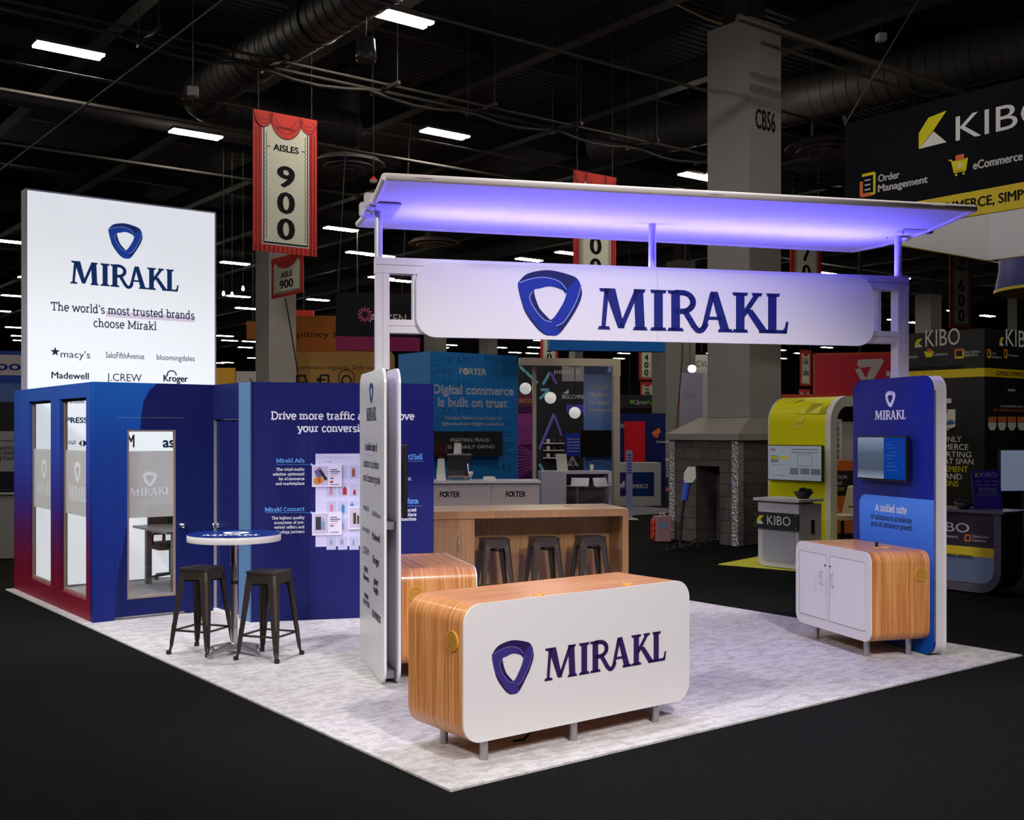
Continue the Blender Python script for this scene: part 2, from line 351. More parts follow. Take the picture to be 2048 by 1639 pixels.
def sans(text, bold=0.0):
    k = text
    if k not in _fc:
        c = bpy.data.curves.new('type', 'FONT'); c.body = text; c.resolution_u = 3
        o = bpy.data.objects.new('type', c); m = bpy.data.meshes.new_from_object(o)
        vs = [(v.co.x, v.co.y) for v in m.vertices]; fs = [list(p.vertices) for p in m.polygons]
        bpy.data.objects.remove(o); bpy.data.curves.remove(c); bpy.data.meshes.remove(m); _fc[k] = (vs, fs)
    vs, fs = _fc[k]; x0 = min((v[0] for v in vs), default=0); x1 = max((v[0] for v in vs), default=1)
    return [([(v[0]-x0+dx, v[1]+dy) for v in vs], fs) for dx, dy in ([(0, 0)] if not bold else [(-bold, 0), (bold, 0), (0, bold*.6), (0, -bold*.6)])], x1-x0, .69
def wordmark():                   # the stand's serif word mark, height 1
    P = []
    def q(x0, y0, x1, y1, w0, w1): P.append([(x0-w0/2, y0), (x0+w0/2, y0), (x1+w1/2, y1), (x1-w1/2, y1)])
    def sf(a, b, y, h=.085): P.append([(a, y), (b, y), (b-.03, y+h), (a+.03, y+h)] if y < .5 else [(a+.03, y-h), (b-.03, y-h), (b, y), (a, y)])
    q(.12, .03, .19, .97, .09, .1); sf(0, .27, 0); sf(.03, .3, 1); q(.25, 1, .5, .04, .24, .14); q(.5, .06, .84, 1, .11, .11); q(.86, 1, .9, .02, .2, .2); sf(.74, 1.06, 0); sf(.76, 1.02, 1)
    q(1.29, .02, 1.29, .98, .19, .19); sf(1.11, 1.47, 0); sf(1.11, 1.47, 1)
    q(1.66, .02, 1.66, .98, .19, .19); sf(1.48, 1.84, 0); sf(1.48, 1.75, 1)
    strokes(P, [(1.66, .95)]+E(1.8, .72, .24, .23, 90, -90, 12)+[(1.66, .49)], .13)
    strokes(P, [(1.86, .5), (1.97, .3), (2.06, .13), (2.14, .03), (2.21, .02), (2.27, .09), (2.32, .2)], .13)
    q(2.28, .1, 2.47, .97, .11, .12); q(2.5, 1, 2.75, .02, .16, .2); P.append([(2.36, .3), (2.68, .3), (2.66, .38), (2.38, .38)]); sf(2.58, 2.92, 0)
    q(3.08, .02, 3.08, .98, .19, .19); sf(2.9, 3.26, 0); sf(2.9, 3.26, 1)
    strokes(P, [(3.14, .43), (3.28, .66), (3.46, .96)], .115); sf(3.33, 3.58, 1); q(3.27, .58, 3.62, .02, .17, .2); P.append([(3.5, 0), (3.8, 0), (3.8, .075), (3.5, .075)])
    q(3.8, .02, 3.8, .98, .19, .19); sf(3.66, 3.98, 1); P.append([(3.6, 0), (4.13, 0), (4.12, .09), (3.6, .09)]); P.append([(3.99, .0), (4.13, 0), (4.17, .3), (4.11, .3), (4.08, .15)])
    return [(p, [list(range(len(p)))]) for p in P], 4.17, 1.0
def smooth_loop(pts, n=5):
    out = []; N = len(pts)
    for i in range(N):
        p0, p1, p2, p3 = pts[i-1], pts[i], pts[(i+1) % N], pts[(i+2) % N]
        for k in range(n):
            t = k/n; f = lambda a, b, c, d: .5*(2*b+(c-a)*t+(2*a-5*b+4*c-d)*t*t+(3*b-a-3*c+d)*t**3)
            out.append((f(p0[0], p1[0], p2[0], p3[0]), f(p0[1], p1[1], p2[1], p3[1])))
    return out
SH_OUT = smooth_loop([(-.486,.21),(-.446,.33),(-.317,.434),(-.035,.488),(.246,.44),(.42,.364),(.481,.14),(.387,-.117),(.15,-.47),(.01,-.512),(-.13,-.47),(-.364,-.19)])
SH_IN = smooth_loop([(-.246,.164),(-.17,.2),(.01,.24),(.22,.17),(.235,.1),(.16,-.07),(0,-.27),(-.16,-.1)])
class Print:                      # flat lettering and artwork on a sign, in the sign's own metres (x along it, z up)
    def __init__(s, plane=None): s.v = []; s.f = []; s.p = plane
    def polyl(s, pts): o = len(s.v); s.v += pts; s.f.append([o+i for i in range(len(pts))]); return s
    def bandl(s, outer, inner):   # ring between two loops, by angle
        n = 60
        def ray(loop, a):
            best = 0
            for (x1, y1), (x2, y2) in zip(loop, loop[1:]+loop[:1]):
                d = cos(a)*(y2-y1)-sin(a)*(x2-x1)
                if abs(d) < 1e-9: continue
                t = (x1*(y2-y1)-y1*(x2-x1))/d; u = (x1*sin(a)-y1*cos(a))/d if abs(d) > 1e-9 else 0
                if t > 0 and -1e-6 <= u <= 1+1e-6: best = max(best, t)
            return best
        return [(ray(outer, 2*pi*k/n), ray(inner, 2*pi*k/n), 2*pi*k/n) for k in range(n)]
    def ringl(s, cx, cz, r0, r1, n=28):
        for k in range(n):
            a, b = 2*pi*k/n, 2*pi*(k+1)/n
            s.polyl([(cx+r0*cos(a), cz+r0*sin(a)), (cx+r1*cos(a), cz+r1*sin(a)), (cx+r1*cos(b), cz+r1*sin(b)), (cx+r0*cos(b), cz+r0*sin(b))])
        return s
    def discl(s, cx, cz, r, n=20): return s.polyl([(cx+r*cos(2*pi*k/n), cz+r*sin(2*pi*k/n)) for k in range(n)])
    def rectl(s, x0, z0, x1, z1): return s.polyl([(x0, z0), (x1, z0), (x1, z1), (x0, z1)])
    def linel(s, pts, w):
        P = []; strokes(P, pts, w)
        for p in P: s.polyl(p)
        return s
    def textl(s, text, x, z, cap, width=None, style='s', al='l'):
        g, adv, ch = {'s': lambda: sans(text), 'b': lambda: sans(text, .02), 'k': lambda: sans(text, .036), 'r': lambda: slab(text, .1), 'R': lambda: slab(text, .125), 'm': wordmark}[style]()
        k = cap/ch; kx = width/adv if width else k
        w = adv*kx; x0 = x if al == 'l' else (x-w if al == 'r' else x-w/2)
        for vs, fs in g:
            o = len(s.v); s.v += [(x0+a*kx, z+b*k) for a, b in vs]; s.f += [[i+o for i in f] for f in fs]
        return s
    # the same, measured in pixels of the photograph on this sign's plane
    def poly(s, pts): return s.polyl([s.p(*q) for q in pts])
    def rect(s, x0, y0, x1, y1):
        a, zt = s.p(x0, y0); b, _ = s.p(x1, y0); _, zb = s.p(x0, y1); return s.rectl(a, zb, b, zt)
    def line(s, pts, w): return s.linel([s.p(*q) for q in pts], w)
    def disc(s, cx, cy, r): a, z = s.p(cx, cy); _, z2 = s.p(cx, cy-r); return s.discl(a, z, z2-z)
    def text(s, text, x0, y0, x1, cap, style='s'):
        a, z = s.p(x0, y0); b, _ = s.p(x1, y0); _, z2 = s.p(x0, y0-cap); return s.textl(text, a, z, z2-z, b-a, style)
    def build(s, name, m, parent, y=-0.002, label=None):
        me = bpy.data.meshes.new(name); me.from_pydata([(a, y, b) for a, b in s.v], [], s.f); me.update(); me.materials.append(m)
        o = bpy.data.objects.new(name, me); COL.objects.link(o); o.parent = parent
        if label: o['label'] = label
        return o
def shield(parent, cx, cz, sx, sz, mats, y=-0.002, name='shield_logo'):
    """the three-sided ribbon mark: a base ring with darker folds and thin highlight lines"""
    p = Print(); rr = p.bandl(SH_OUT, SH_IN); T = lambda a, b: (cx+a*sx, cz+b*sz); n = len(rr)
    def band(P, f0, f1, a0, a1):
        ks = [k for k in range(n+1) if a0 <= k*360/n <= a1]
        for k in ks[:-1]:
            q = []
            for kk, ff in ((k, f0), (k, f1), (k+1, f1), (k+1, f0)):
                ro, ri, a = rr[kk % n]; u = (kk*360/n-a0)/(a1-a0); t = ff(u); r = ri+(ro-ri)*t; q.append(T(r*cos(a), r*sin(a)))
            P.polyl(q)
    band(p, lambda u: 0, lambda u: 1, 0, 360); o = p.build(name, mats[0], parent, y)
    def arc(pts, n=5):            # smooth open curve through points
        out = []; q = [pts[0]]+pts+[pts[-1]]
        for i in range(len(pts)-1):
            p0, p1, p2, p3 = q[i:i+4]
            for k in range(n):
                t = k/n; f = lambda a, b, c, d: .5*(2*b+(c-a)*t+(2*a-5*b+4*c-d)*t*t+(3*b-a-3*c+d)*t**3)
                out.append((f(p0[0], p1[0], p2[0], p3[0]), f(p0[1], p1[1], p2[1], p3[1])))
        return out+[pts[-1]]
    def between(P, c0, c1):       # ribbon between two curves
        m_ = 24
        def at_(c, u): i = u*(len(c)-1); j = min(int(i), len(c)-2); w = i-j; return (c[j][0]*(1-w)+c[j+1][0]*w, c[j][1]*(1-w)+c[j+1][1]*w)
        for k in range(m_): P.polyl([T(*at_(c0, k/m_)), T(*at_(c0, (k+1)/m_)), T(*at_(c1, (k+1)/m_)), T(*at_(c1, k/m_))])
    top_o = arc([(-.465, .29), (-.43, .35), (-.317, .434), (-.035, .488), (.246, .44), (.405, .368)]); top_i = arc([(-.463, .28), (-.33, .335), (-.16, .372), (.0, .365), (.15, .31), (.245, .2)])
    lin_i = arc([(-.246, .164), (-.225, .06), (-.16, -.1), (0, -.27), (.03, -.285)]); lin_o = arc([(-.27, .15), (-.312, .06), (-.24, -.1), (-.1, -.265), (.02, -.3)])
    rt_o = arc([(.478, .2), (.475, .1), (.387, -.117), (.27, -.3), (.15, -.47)]); rt_i = arc([(.46, .24), (.41, .06), (.32, -.12), (.2, -.3), (.09, -.36)])
    bl_o = arc([(-.42, -.07), (-.364, -.19), (-.25, -.35), (-.13, -.47), (0, -.508)]); bl_i = arc([(-.41, -.08), (-.32, -.2), (-.2, -.36), (-.1, -.46), (0, -.5)])
    d = Print()
    for c0, c1 in ((top_o, top_i), (lin_o, lin_i), (rt_o, rt_i), (bl_o, bl_i)): between(d, c0, c1)
    between(d, arc([(.245, .2), (.235, .16), (.225, .12)]), arc([(.05, .3), (.12, .26), (.215, .18)]))
    d.build('logo_fold', mats[1], o, y-.0006)
    if len(mats) > 2:
        l = Print()
        for c in (top_i, lin_o, rt_i): l.linel([T(*q) for q in c], .012*min(sx, sz))
        l.build('logo_highlight', mats[2], o, y-.0012)
    return o
P0 = Vector((-0.337, 6.112, 0)); CA, SA = cos(radians(TH)), sin(radians(TH))
def BT(u, v, z=0): return (P0.x+u*CA-v*SA, P0.y+u*SA+v*CA, z)       # stand coordinates: u along the front edge, v along the left edge
def bplane(u, v, deg): b = BT(u, v); return Plane(b[0], b[1], deg)
# ------------------------------------------------------------------ large structure of the hall
fl = MB().box(-60, 70, -6, 130, -0.3, -0.014).build('floor', floor_mat()); struct(fl)
DECK = mat('black_roof_deck', (30, 27, 25), 0.7); _t = NT(DECK)
_w = _t.n('ShaderNodeTexWave', bands_direction='X'); _w.inputs['Scale'].default_value = 1.35; _w.inputs['Distortion'].default_value = 0
_mp = _t.n('ShaderNodeMapping'); _mp.inputs['Rotation'].default_value = (0, 0, radians(-(TH+90))); _tc = _t.n('ShaderNodeTexCoord'); _t.l(_tc.outputs['Object'], _mp.inputs[0]); _t.l(_mp.outputs[0], _w.inputs[0])
_r = _t.ramp([(0.3, (0.006, 0.0055, 0.005)), (0.7, (0.034, 0.03, 0.028))]); _t.l(_w.outputs[0], _r.inputs[0]); _t.l(_r.outputs[0], _t.b.inputs['Base Color']); _t.bump(_w.outputs[0], 1.0, 0.06)
struct(MB().box(-60, 70, -6, 130, 11.2, 11.5).build('ceiling', DECK))
FARW = dmat('dark_hall_wall', (26, 25, 25), rough=0.9)
struct(MB().box(-60, 70, 129, 130, 0, 11.2).build('wall_back', FARW))
struct(MB().box(-60, -59, -6, 130, 0, 11.2).build('wall_left', FARW)); struct(MB().box(69, 70, -6, 130, 0, 11.2).build('wall_right', FARW))
# roof beams running with the stand's long side
k = 1
for u in range(-44, 60, 4):
    m = MB(); x = 0
    m.box(-0.16, 0.16, -75, 110, 10.2, 10.24); m.box(-0.16, 0.16, -75, 110, 10.7, 10.74); m.box(-0.03, 0.03, -75, 110, 10.24, 10.7)
    o = m.build('trim_%d' % k, DKSTEEL, loc=BT(u, 10), rot=TH); struct(o); k += 1
for v in range(-2, 110, 6):
    m = MB().box(-80, 80, -0.06, 0.06, 10.74, 11.18)
    o = m.build('trim_%d' % k, DKSTEEL, loc=BT(6, v), rot=TH); struct(o); k += 1

# ------------------------------------------------------------------ the stand
CARPET = carpet_mat()
cp = MB().box(0, 6.096, 0, 9.86, -0.013, 0.0).build('carpet', CARPET, loc=BT(0, 0), rot=TH)
tag(cp, 'light grey plush carpet covering the whole stand above the black aisle', 'carpet')

# ---- meeting room
SIDEG = grad_mat('blue_to_red_graphic', 'Z', 0, 2.48, [(0, (128, 24, 38)), (.16, (122, 24, 52)), (.33, (92, 36, 96)), (.48, (62, 54, 150)), (.7, (58, 80, 184)), (1, (52, 94, 178))])
WAVE = wave_wall_mat()
NAVYW = mat('navy_wall_graphic', (26, 29, 90), 0.45)
NAVYDK = mat('navy_side_graphic', (26, 34, 88), 0.45)
REVEAL = mat('raw_reveal_board', (150, 128, 116), 0.6)
LAMW = mat('white_interior_board', (226, 226, 226), 0.6)
room = thing('meeting_room', 'blue panelled meeting room with glazed door beside the tall white lightbox', 'room', BT(.1, 6.66), TH)
sw = MB().wall(0.02, 3.19, 0, 2.48, [(.232, 1.19, .205, 2.327), (1.55, 2.5, .205, 2.327)], 0, .085).build('side_wall', SIDEG, room, rot=90)
# in this child's frame x runs back along the wall and -y faces into the room: mirror so the outside is at +x of the stand
sw.location = (0.085, 0, 0)
for x0 in (.232, 1.55):
    f = MB(); a, b = x0, x0+.955
    f.wall(a, b, .205, 2.327, [(a+.03, b-.03, .235, 2.297)], .0, .03)
    fo = f.build('window_frame', REVEAL, sw); fo.location = (0, 0.012, 0)
    MB().box(a+.03, b-.03, .010, .016, .235, 2.297).build('glass_pane', GLASS, fo)
    MB().box(a+.03, b-.03, .017, .019, 1.062, 1.762).build('frosted_film', FROST, fo)
    p = Print(); cxx = a+.478                                  # outside is +y here: text drawn mirrored along x
    p.textl('', 0, 0, .155, .62, 'm', 'c'); p.v = [(cxx-q[0], 1.218+q[1]) for q in p.v]
    p.build('film_lettering', FILMLOGO, fo, .0215)
    lg = Print(); rr = lg.bandl(SH_OUT, SH_IN)
    for i in range(60):
        q = [(rr[i][0], rr[i][2]), (rr[i][1], rr[i][2]), (rr[(i+1) % 60][1], rr[(i+1) % 60][2]), (rr[(i+1) % 60][0], rr[(i+1) % 60][2])]
        lg.polyl([(cxx-r*cos(t)*.23, 1.53+r*sin(t)*.225) for r, t in q])
    lg.build('film_logo', FILMLOGO, fo, .0215)
for x in (1.385, 2.69): MB().box(x-.0015, x+.0015, .0848, .0856, 0, 2.48).build('panel_joint', INK, sw)
fw = MB().wall(0, 1.3, 0, 2.48, [(.22, 1.0, 0, 2.115)], 0, .085).build('front_wall', WAVE, room)
door = MB().wall(.222, .998, .03, 2.1135, [(.358, .864, .213, 1.978)], 0, .05).build('door', WAVE, room)
MB().wall(.352, .87, .207, 1.984, [(.37, .852, .225, 1.966)], -.004, .03).build('door_window_frame', REVEAL, door)
gp = MB().box(.366, .856, .02, .026, .22, 1.97).build('glass_pane', GLASS, door)
MB().box(.366, .856, .016, .019, 1.058, 1.761).build('frosted_film', FROST, door)
fp = bplane(.1, 6.66, TH); p = Print(fp); p.text('', 259, 993, 342, 17, 'm'); p.build('film_lettering', FILMLOGO, door, .014)
lg = Print(); rr = lg.bandl(SH_OUT, SH_IN); lx, lz = fp(301, 957); 
for i in range(60):
    j = (i+1) % 60
    lg.polyl([(lx+r*cos(t)*.16, lz+r*sin(t)*.155) for r, t in ((rr[i][0], rr[i][2]), (rr[i][1], rr[i][2]), (rr[j][1], rr[j][2]), (rr[j][0], rr[j][2]))])
lg.build('film_logo', FILMLOGO, door, .014)
def knob(parent, x, y, z, axis='y', s=-1):
    pr = [(.03, 0), (.032, s*.006), (.014, s*.012), (.012, s*.035), (.026, s*.045), (.03, s*.058), (.024, s*.07), (.008, s*.073)]
    return MB().lathe(pr, 20, (x, y, z), axis).build('knob', CHROME, parent, label='round satin metal door knob')
knob(door, .936, 0, .955)
cw = MB().wall(-.02, .97, 0, 2.48, [(-.0, .67, 0, 2.1)], 0, .085).build('closet_wall', NAVYDK, room, rot=-90); cw.location = (1.3, 0, 0)
cd = MB().box(.008, .662, .03, .07, .03, 2.092).build('closet_door', NAVYW, room, rot=-90); cd.location = (1.3, 0, 0)
knob(cd, .05, .03, .94)
jp = MB().box(.672, .972, -.004, -.0005, 0, 2.478).build('painted_light_strip', mat('painted_light_tone', (88, 122, 160), .5), room, rot=-90); jp.location = (1.3, 0, 0)  # glancing light on the wall end, painted as a paler blue strip
MB().box(.0, .67, -.005, .05, .0, .028).build('door_threshold', LAMW, room, rot=-90, loc=(1.3, 0, 0))
MB().wall(1.3, 2.62, 0, 2.48, [], 0, .08).build('back_partition', LAMW, room)
MB().box(2.55, 2.62, .08, 2.93, 0, 2.48).build('end_partition', LAMW, room)

# ---- lightbox tower
LP = bplane(.196, 9.62, TH)
lb = thing('lightbox', 'tall glowing white lightbox wall with blue shield logo and client logos', 'lightbox', LP.o, TH)
MB().wall(-.02, 2.46, 0, 4.99, [(.0, 2.44, .02, 4.97)], -.012, .2).box(0, 2.44, .1, .2, .02, 4.97).build('frame', ALU, lb)
MB().box(0, 2.44, -.004, .09, .02, 4.97).build('lit_fabric', LIGHTBOX, lb)
m = [mat('lightbox_blue', (30, 72, 168), .6, emit=.5, ecol=(24, 66, 160)), mat('lightbox_navy', (22, 46, 108), .6, emit=.5, ecol=(18, 44, 108)), mat('lightbox_pale_line', (150, 170, 225), .6, emit=.5)]
cx_, cz_ = LP(251, 481); shield(lb, cx_, cz_, .46, .46, m, -.008)
LNAVY = mat('lightbox_navy_ink', (24, 52, 104), .6, emit=.45); LINK = mat('lightbox_slate_ink', (36, 48, 74), .6, emit=.4); LLIL = mat('lightbox_lilac', (212, 200, 222), .6, emit=.55, ecol=(226, 214, 234))
p = Print(LP); x0, z0 = LP(140, 566.5); p.textl('', x0, z0, .292, LP(357, 580)[0]-x0, 'm'); p.build('wordmark', LNAVY, lb, -.006)
p = Print(LP); a = LP(211.5, 625); b = LP(390, 632)
p.rectl(a[0], b[1]-.085, b[0], b[1]-.005); p.build('highlight_bar', LLIL, lb, -.005)
p = Print(LP); x0 = LP(101, 620)[0]; x1 = LP(389, 620)[0]; zz = LP(101, 620)[1]
p.textl("The world's most trusted brands", x0, zz, .102, x1-x0, 'r')
x0 = LP(186, 653)[0]; x1 = LP(313, 653)[0]; p.textl("choose Mirakl", x0, LP(186, 653)[1], .102, x1-x0, 'r')
p.build('headline', LINK, lb, -.007)
p = Print(LP)
p.text("macy's", 121, 714, 180, 14); sx, sz = LP(110, 703); p.polyl([(sx+(.062 if i % 2 == 0 else .025)*sin(i*pi/5), sz+(.062 if i % 2 == 0 else .025)*cos(i*pi/5)) for i in range(10)])
p.text("SaksFifthAvenue", 211, 715, 288, 12); p.text("bloomingdales", 313, 719, 389, 11)
p.text("Madewell", 103, 756, 177, 13, 'b'); p.text("J.CREW", 213, 761, 283, 15); p.text("Kroger", 327, 762, 375, 13, 'k')
a, z = LP(343, 750); p.linel(ell(a, z, .062, .06, 0, 180, 14), .016)
for t, x0, y0, x1, cap, st in (('1800flowers.com', 105, 805, 168, 10, 'b'), ('EXPRESS', 111, 845, 174, 11, 'k'), ('Carrefour', 104, 888, 152.5, 9, 'r'), ('H&M', 228, 894, 268, 25, 'k'), ('asos', 326, 894, 374, 21, 'k')): p.text(t, x0, y0, x1, cap, st)
p.poly([(157, 886), (164, 879), (162, 886), (164, 893)]); p.poly([(166, 879), (176, 886), (166, 893)])
p.build('client_lettering', LINK, lb, -.007)
# print seen through the first window
# ---- meeting table and chair
mt = thing('meeting_table', 'dark grey rectangular table standing inside the glazed meeting room', 'table', BT(1.44, 8.2), TH)
GREYT = mat('charcoal_table_laminate', (88, 88, 90), .4); GREYL = mat('grey_table_leg', (92, 94, 100), .45, .3)
MB().box(0, 1.0, 0, 1.22, .72, .75).build('tabletop', GREYT, mt, bevel=.004)
for x in (.12, .82):
    for y in (.12, 1.04): MB().box(x, x+.07, y, y+.07, 0, .72).build('leg', GREYL, mt)
oc = thing('office_chair', 'black swivel office chair pulled up behind the dark meeting table', 'chair', BT(1.98, 9.05), TH)
oc.location = BT(1.9, 9.28); oc.rotation_euler.z = radians(TH+180)
MB().prism(rrect(-.24, -.24, .24, .24, .07), .44, .52, 'xy').build('seat', BLACKRUB, oc, bevel=.01)
MB().prism(rrect(-.22, .6, .22, 1.0, .08), -.28, -.24, 'xz').build('backrest', BLACKP, oc)
MB().tube([(0, -.1, .46), (0, -.27, .5), (0, -.27, .75)], .025).build('back_bracket', BLACKP, oc)
MB().tube([(0, 0, .1), (0, 0, .45)], .03).build('gas_column', BLACKP, oc)
for s in (-1, 1): MB().tube([(s*.2, 0, .48), (s*.245, 0, .5), (s*.245, 0, .64), (s*.245, -.12, .66), (s*.245, .1, .66)], .016).build('armrest', BLACKP, oc)
bs = MB()
for i in range(5): a = 2*pi*i/5; bs.tube([(0, 0, .11), (.3*cos(a), .3*sin(a), .075)], .022, r1=.014)
bo = bs.build('star_base', BLACKP, oc)
for i in range(5): a = 2*pi*i/5; MB().lathe([(.028, -.02), (.03, 0), (.028, .02)], 14, (.3*cos(a), .3*sin(a), .031), 'x').build('caster', BLACKRUB, oc)

# ---- display wall
DW = Plane(-2.692, 11.49, 14.2)
dw = thing('display_wall', 'navy display wall with white headline and web shop screenshot', 'wall panel', DW.o, DW.deg)
MB().box(0, .586, 0, .09, 0, 2.478).build('panel', NAVYW, dw); MB().box(.589, 1.91, 0, .09, 0, 2.478).build('panel', NAVYW, dw)
MB().box(-.012, 0, 0, .4, 0, 2.478).build('edge_panel', NAVYDK, dw)
p = Print(DW)
def rtext(p, t, xr, y, cap, st='r', w=None):
    a, z = p.p(xr, y); z2 = p.p(xr, y-cap)[1]; p.textl(t, a, z, z2-z, w, st, 'r')
x0, z0 = DW(542, 838); x1 = DW(829, 838)[0]
p.textl('Drive more traffic and improve', x0, z0, .076, x1-x0, 'R')
p.textl('your conversion rate', DW(595, 863)[0], DW(595, 863)[1], .076, DW(784, 863)[0]-DW(595, 863)[0], 'R')
p.build('headline', WHITEINK, dw)
SB = mat('pale_sky_ink', (110, 175, 245), .5)
p = Print(DW); rtext(p, 'Mirakl Ads', 609, 924, 7.6, 'R', .29); rtext(p, 'Mirakl Connect', 609, 1021, 7.6, 'R', .405)
p.textl('Connect2Sell', DW(845, 918)[0], DW(845, 918)[1], .052, .36, 'R', 'r'); p.textl('Platform', DW(837, 1006)[0], DW(837, 1006)[1], .052, .22, 'R', 'r')
for y, xa, xb in ((928.5, 554, 622), (1024.5, 532, 622), (922, 806, 851), (1011, 808, 846)):
    n = int((xb-xa)/2.2)
    for i in range(n): p.rect(xa+i*2.2, y-.4, xa+i*2.2+1.2, y+.6)
for y in (928.5, 1024.5): p.disc(623, y, 2.6)
p.build('sky_blue_lettering', SB, dw)
p = Print(DW)
for i, (t, w) in enumerate((('The retail media', .29), ('solution optimized', .325), ('for eCommerce', .265), ('and marketplace', .295))): rtext(p, t, 609, 940.5+i*9.4, 5.4, 'R', w)
for i, (t, w) in enumerate((('The highest quality', .335), ('ecosystem of pre-', .31), ('vetted sellers and', .31), ('technology partners', .335))): rtext(p, t, 609, 1037+i*9.3, 5.4, 'R', w)
for i, t in enumerate(('your advanced', 'marketplace', 'to solution')): rtext(p, t, 833, 1022+i*9, 6, 'R')
p.textl('growth point', DW(822, 960)[0], DW(822, 960)[1], .035, None, 'R', 'r')
p.build('body_lettering', WHITEINK, dw)
SCR = mat('lavender_page_print', (206, 200, 232), .5)
p = Print(DW); p.rect(631, 907, 760, 1093); so = p.build('screenshot', SCR, dw, -.0015)
p = Print(DW); GREYP = mat('grey_page_print', (170, 166, 186), .5)
for i in range(8): p.rect(634+i*8.5, 912.5, 639+i*8.5, 913.5)
p.rect(634, 909, 645, 910); p.rect(652, 922, 664, 923.5); p.rect(631, 915.6, 760, 916)
p.build('page_lines', GREYP, so, -.0022)
p = Print(DW)
for r in range(5):
    for c in range(3): p.rect(653+c*22.8, 931+r*35.5, 672+c*22.8, 957+r*35.5)
p.build('product_tile', mat('pale_tile_print', (184, 186, 214), .5), so, -.0022)
def bottles(items, name, m):
    p = Print(DW)
    for x, y0, y1, w in items: p.rect(x-w, y1, x+w, y0); p.rect(x-w*.5, y1-3, x+w*.5, y1)
    p.build(name, m, so, -.003)
bottles([(707, 953, 938, 3.2), (663, 953, 940, 2.6)], 'product_print', mat('terracotta_print', (150, 84, 66), .5))
bottles([(689.5, 989, 976, 4), (709, 989, 981, 2.6)], 'product_print', mat('crimson_print', (176, 40, 56), .5))
bottles([(663, 1023, 1010, 3), (662, 989, 974, 2.6)], 'product_print', mat('rose_print', (206, 120, 140), .5))
bottles([(686, 1025, 1011, 3.2), (704, 1013, 1008, 3.4)], 'product_print', mat('teal_print', (64, 130, 180), .5))
bottles([(662, 1089, 1080, 2.6), (684, 1088, 1080, 3.2), (707, 1090, 1081, 2.2), (686, 1058, 1048, 3)], 'product_print', mat('silver_print', (150, 150, 170), .5))
for x0, y0, x1, y1 in ((624, 929, 683.5, 972.5), (624, 1024, 683.5, 1069), (696, 1012, 752, 1057)):
    a, zt = DW(x0, y0); b, zb = DW(x1, y1)
    card = MB().box(a, b, -.014, -.004, zb, zt).build('product_card', mat('white_card_print', (222, 216, 238), .45), dw)
    p = Print(DW); p.rect(x0+3, y0+3, x0+32, y1-3); p.build('photo_print', mat('lilac_photo_print', (196, 184, 206), .5), card, -.0155)
    p = Print(DW); p.rect(x0+36, y0+9, x0+50, y0+10.5); p.rect(x0+36, y0+13, x0+56, y0+14.5); p.rect(x0+36, y0+26, x0+43, y0+28); p.rect(x0+36, y0+39, x0+54, y0+40); p.rect(x0+36, y0+17, x0+52, y0+18); p.build('card_lettering', INK, card, -.0155)
    p = Print(DW)
    for i in range(5): p.disc(x0+37+i*3, y0+22.5, 1.0)
    p.build('rating_stars', BRASS, card, -.0155)
    if x0 == 624 and y0 < 950:
        p = Print(DW); p.disc(634, 961, 7.5); p.disc(641, 960, 6); p.build('fruit_print', mat('pumpkin_print', (206, 130, 60), .5), card, -.016)
        p = Print(DW); p.poly([(637, 941), (641, 939), (655, 957), (650, 961)]); p.build('bottle_print', mat('black_bottle_print', (40, 36, 50), .5), card, -.0165)
        p = Print(DW); p.poly([(628, 942), (640, 934), (650, 948), (636, 958)]); p.build('shade_print', mat('mauve_print', (112, 92, 140), .5), card, -.0158)
        p = Print(DW); p.rect(660, 961, 666, 965); p.build('price_tag_print', mat('red_tag_print', (190, 50, 40), .5), card, -.0155)
    elif x0 == 624:
        p = Print(DW); p.rect(631, 1033, 642, 1059); p.rect(699, 0, 699.1, .1); p.build('box_print', mat('slate_box_print', (52, 56, 66), .5), card, -.016)
        p = Print(DW); p.rect(642.5, 1043, 650, 1059); p.rect(645, 1035, 647.5, 1043); p.build('bottle_print', mat('ice_bottle_print', (120, 150, 176), .5), card, -.0162)
    else:
        p = Print(DW); p.rect(706, 1025, 712, 1047); p.rect(714, 1030, 718, 1047); p.build('jar_print', mat('olive_jar_print', (74, 66, 44), .5), card, -.016)

# ---- bar counter with stools
bar = thing('bar_counter', 'long wooden bar counter with open knee space behind the stools', 'counter', (1.36, 13.0), 13.5)
BL, BD = 2.75, .92
MB().prism([(-BL, 1.07), (-BL, .985), (-.07, .985), (-.07, 0), (0, 0), (0, 1.07)], 0, BD, 'xz').build('carcass', BARWOOD, bar)
MB().box(-BL+.002, -.002, .002, BD, 1.0695, 1.0715).build('counter_top', BARTOP, bar)
MB().box(-1.83, -.07, .5, .53, 0, .985).build('back_panel', BARWOOD, bar)
MB().box(-BL, -1.83, .02, BD, 0, .985).build('cupboard', BARWOOD, bar)
bd = MB().box(-2.5, -1.985, .004, .02, .03, .875).build('door', BARWOOD, bar)
MB().tube([(-2.02, .004, .63), (-2.02, -.025, .63), (-2.02, -.025, .75), (-2.02, .004, .75)], .006).build('handle', STEEL, bd)
MB().disc((-2.02, 0, .8), .014, -.008, .006).build('lock', STEEL, bd)
def grommet(parent, x, y, z, r=.045):
    g = MB().lathe([(r, 0), (r, .006), (r-.006, .01), (.005, .01)], 26, (x, y, z)).build('cable_grommet', BRASS, parent)
    MB().box(x-.012, x+.012, y-.004, y+.004, z+.0095, z+.0105).build('slot', BRASSDK, g); return g
grommet(bar, -1.52, .35, 1.0715); grommet(bar, -.62, .42, 1.0715)

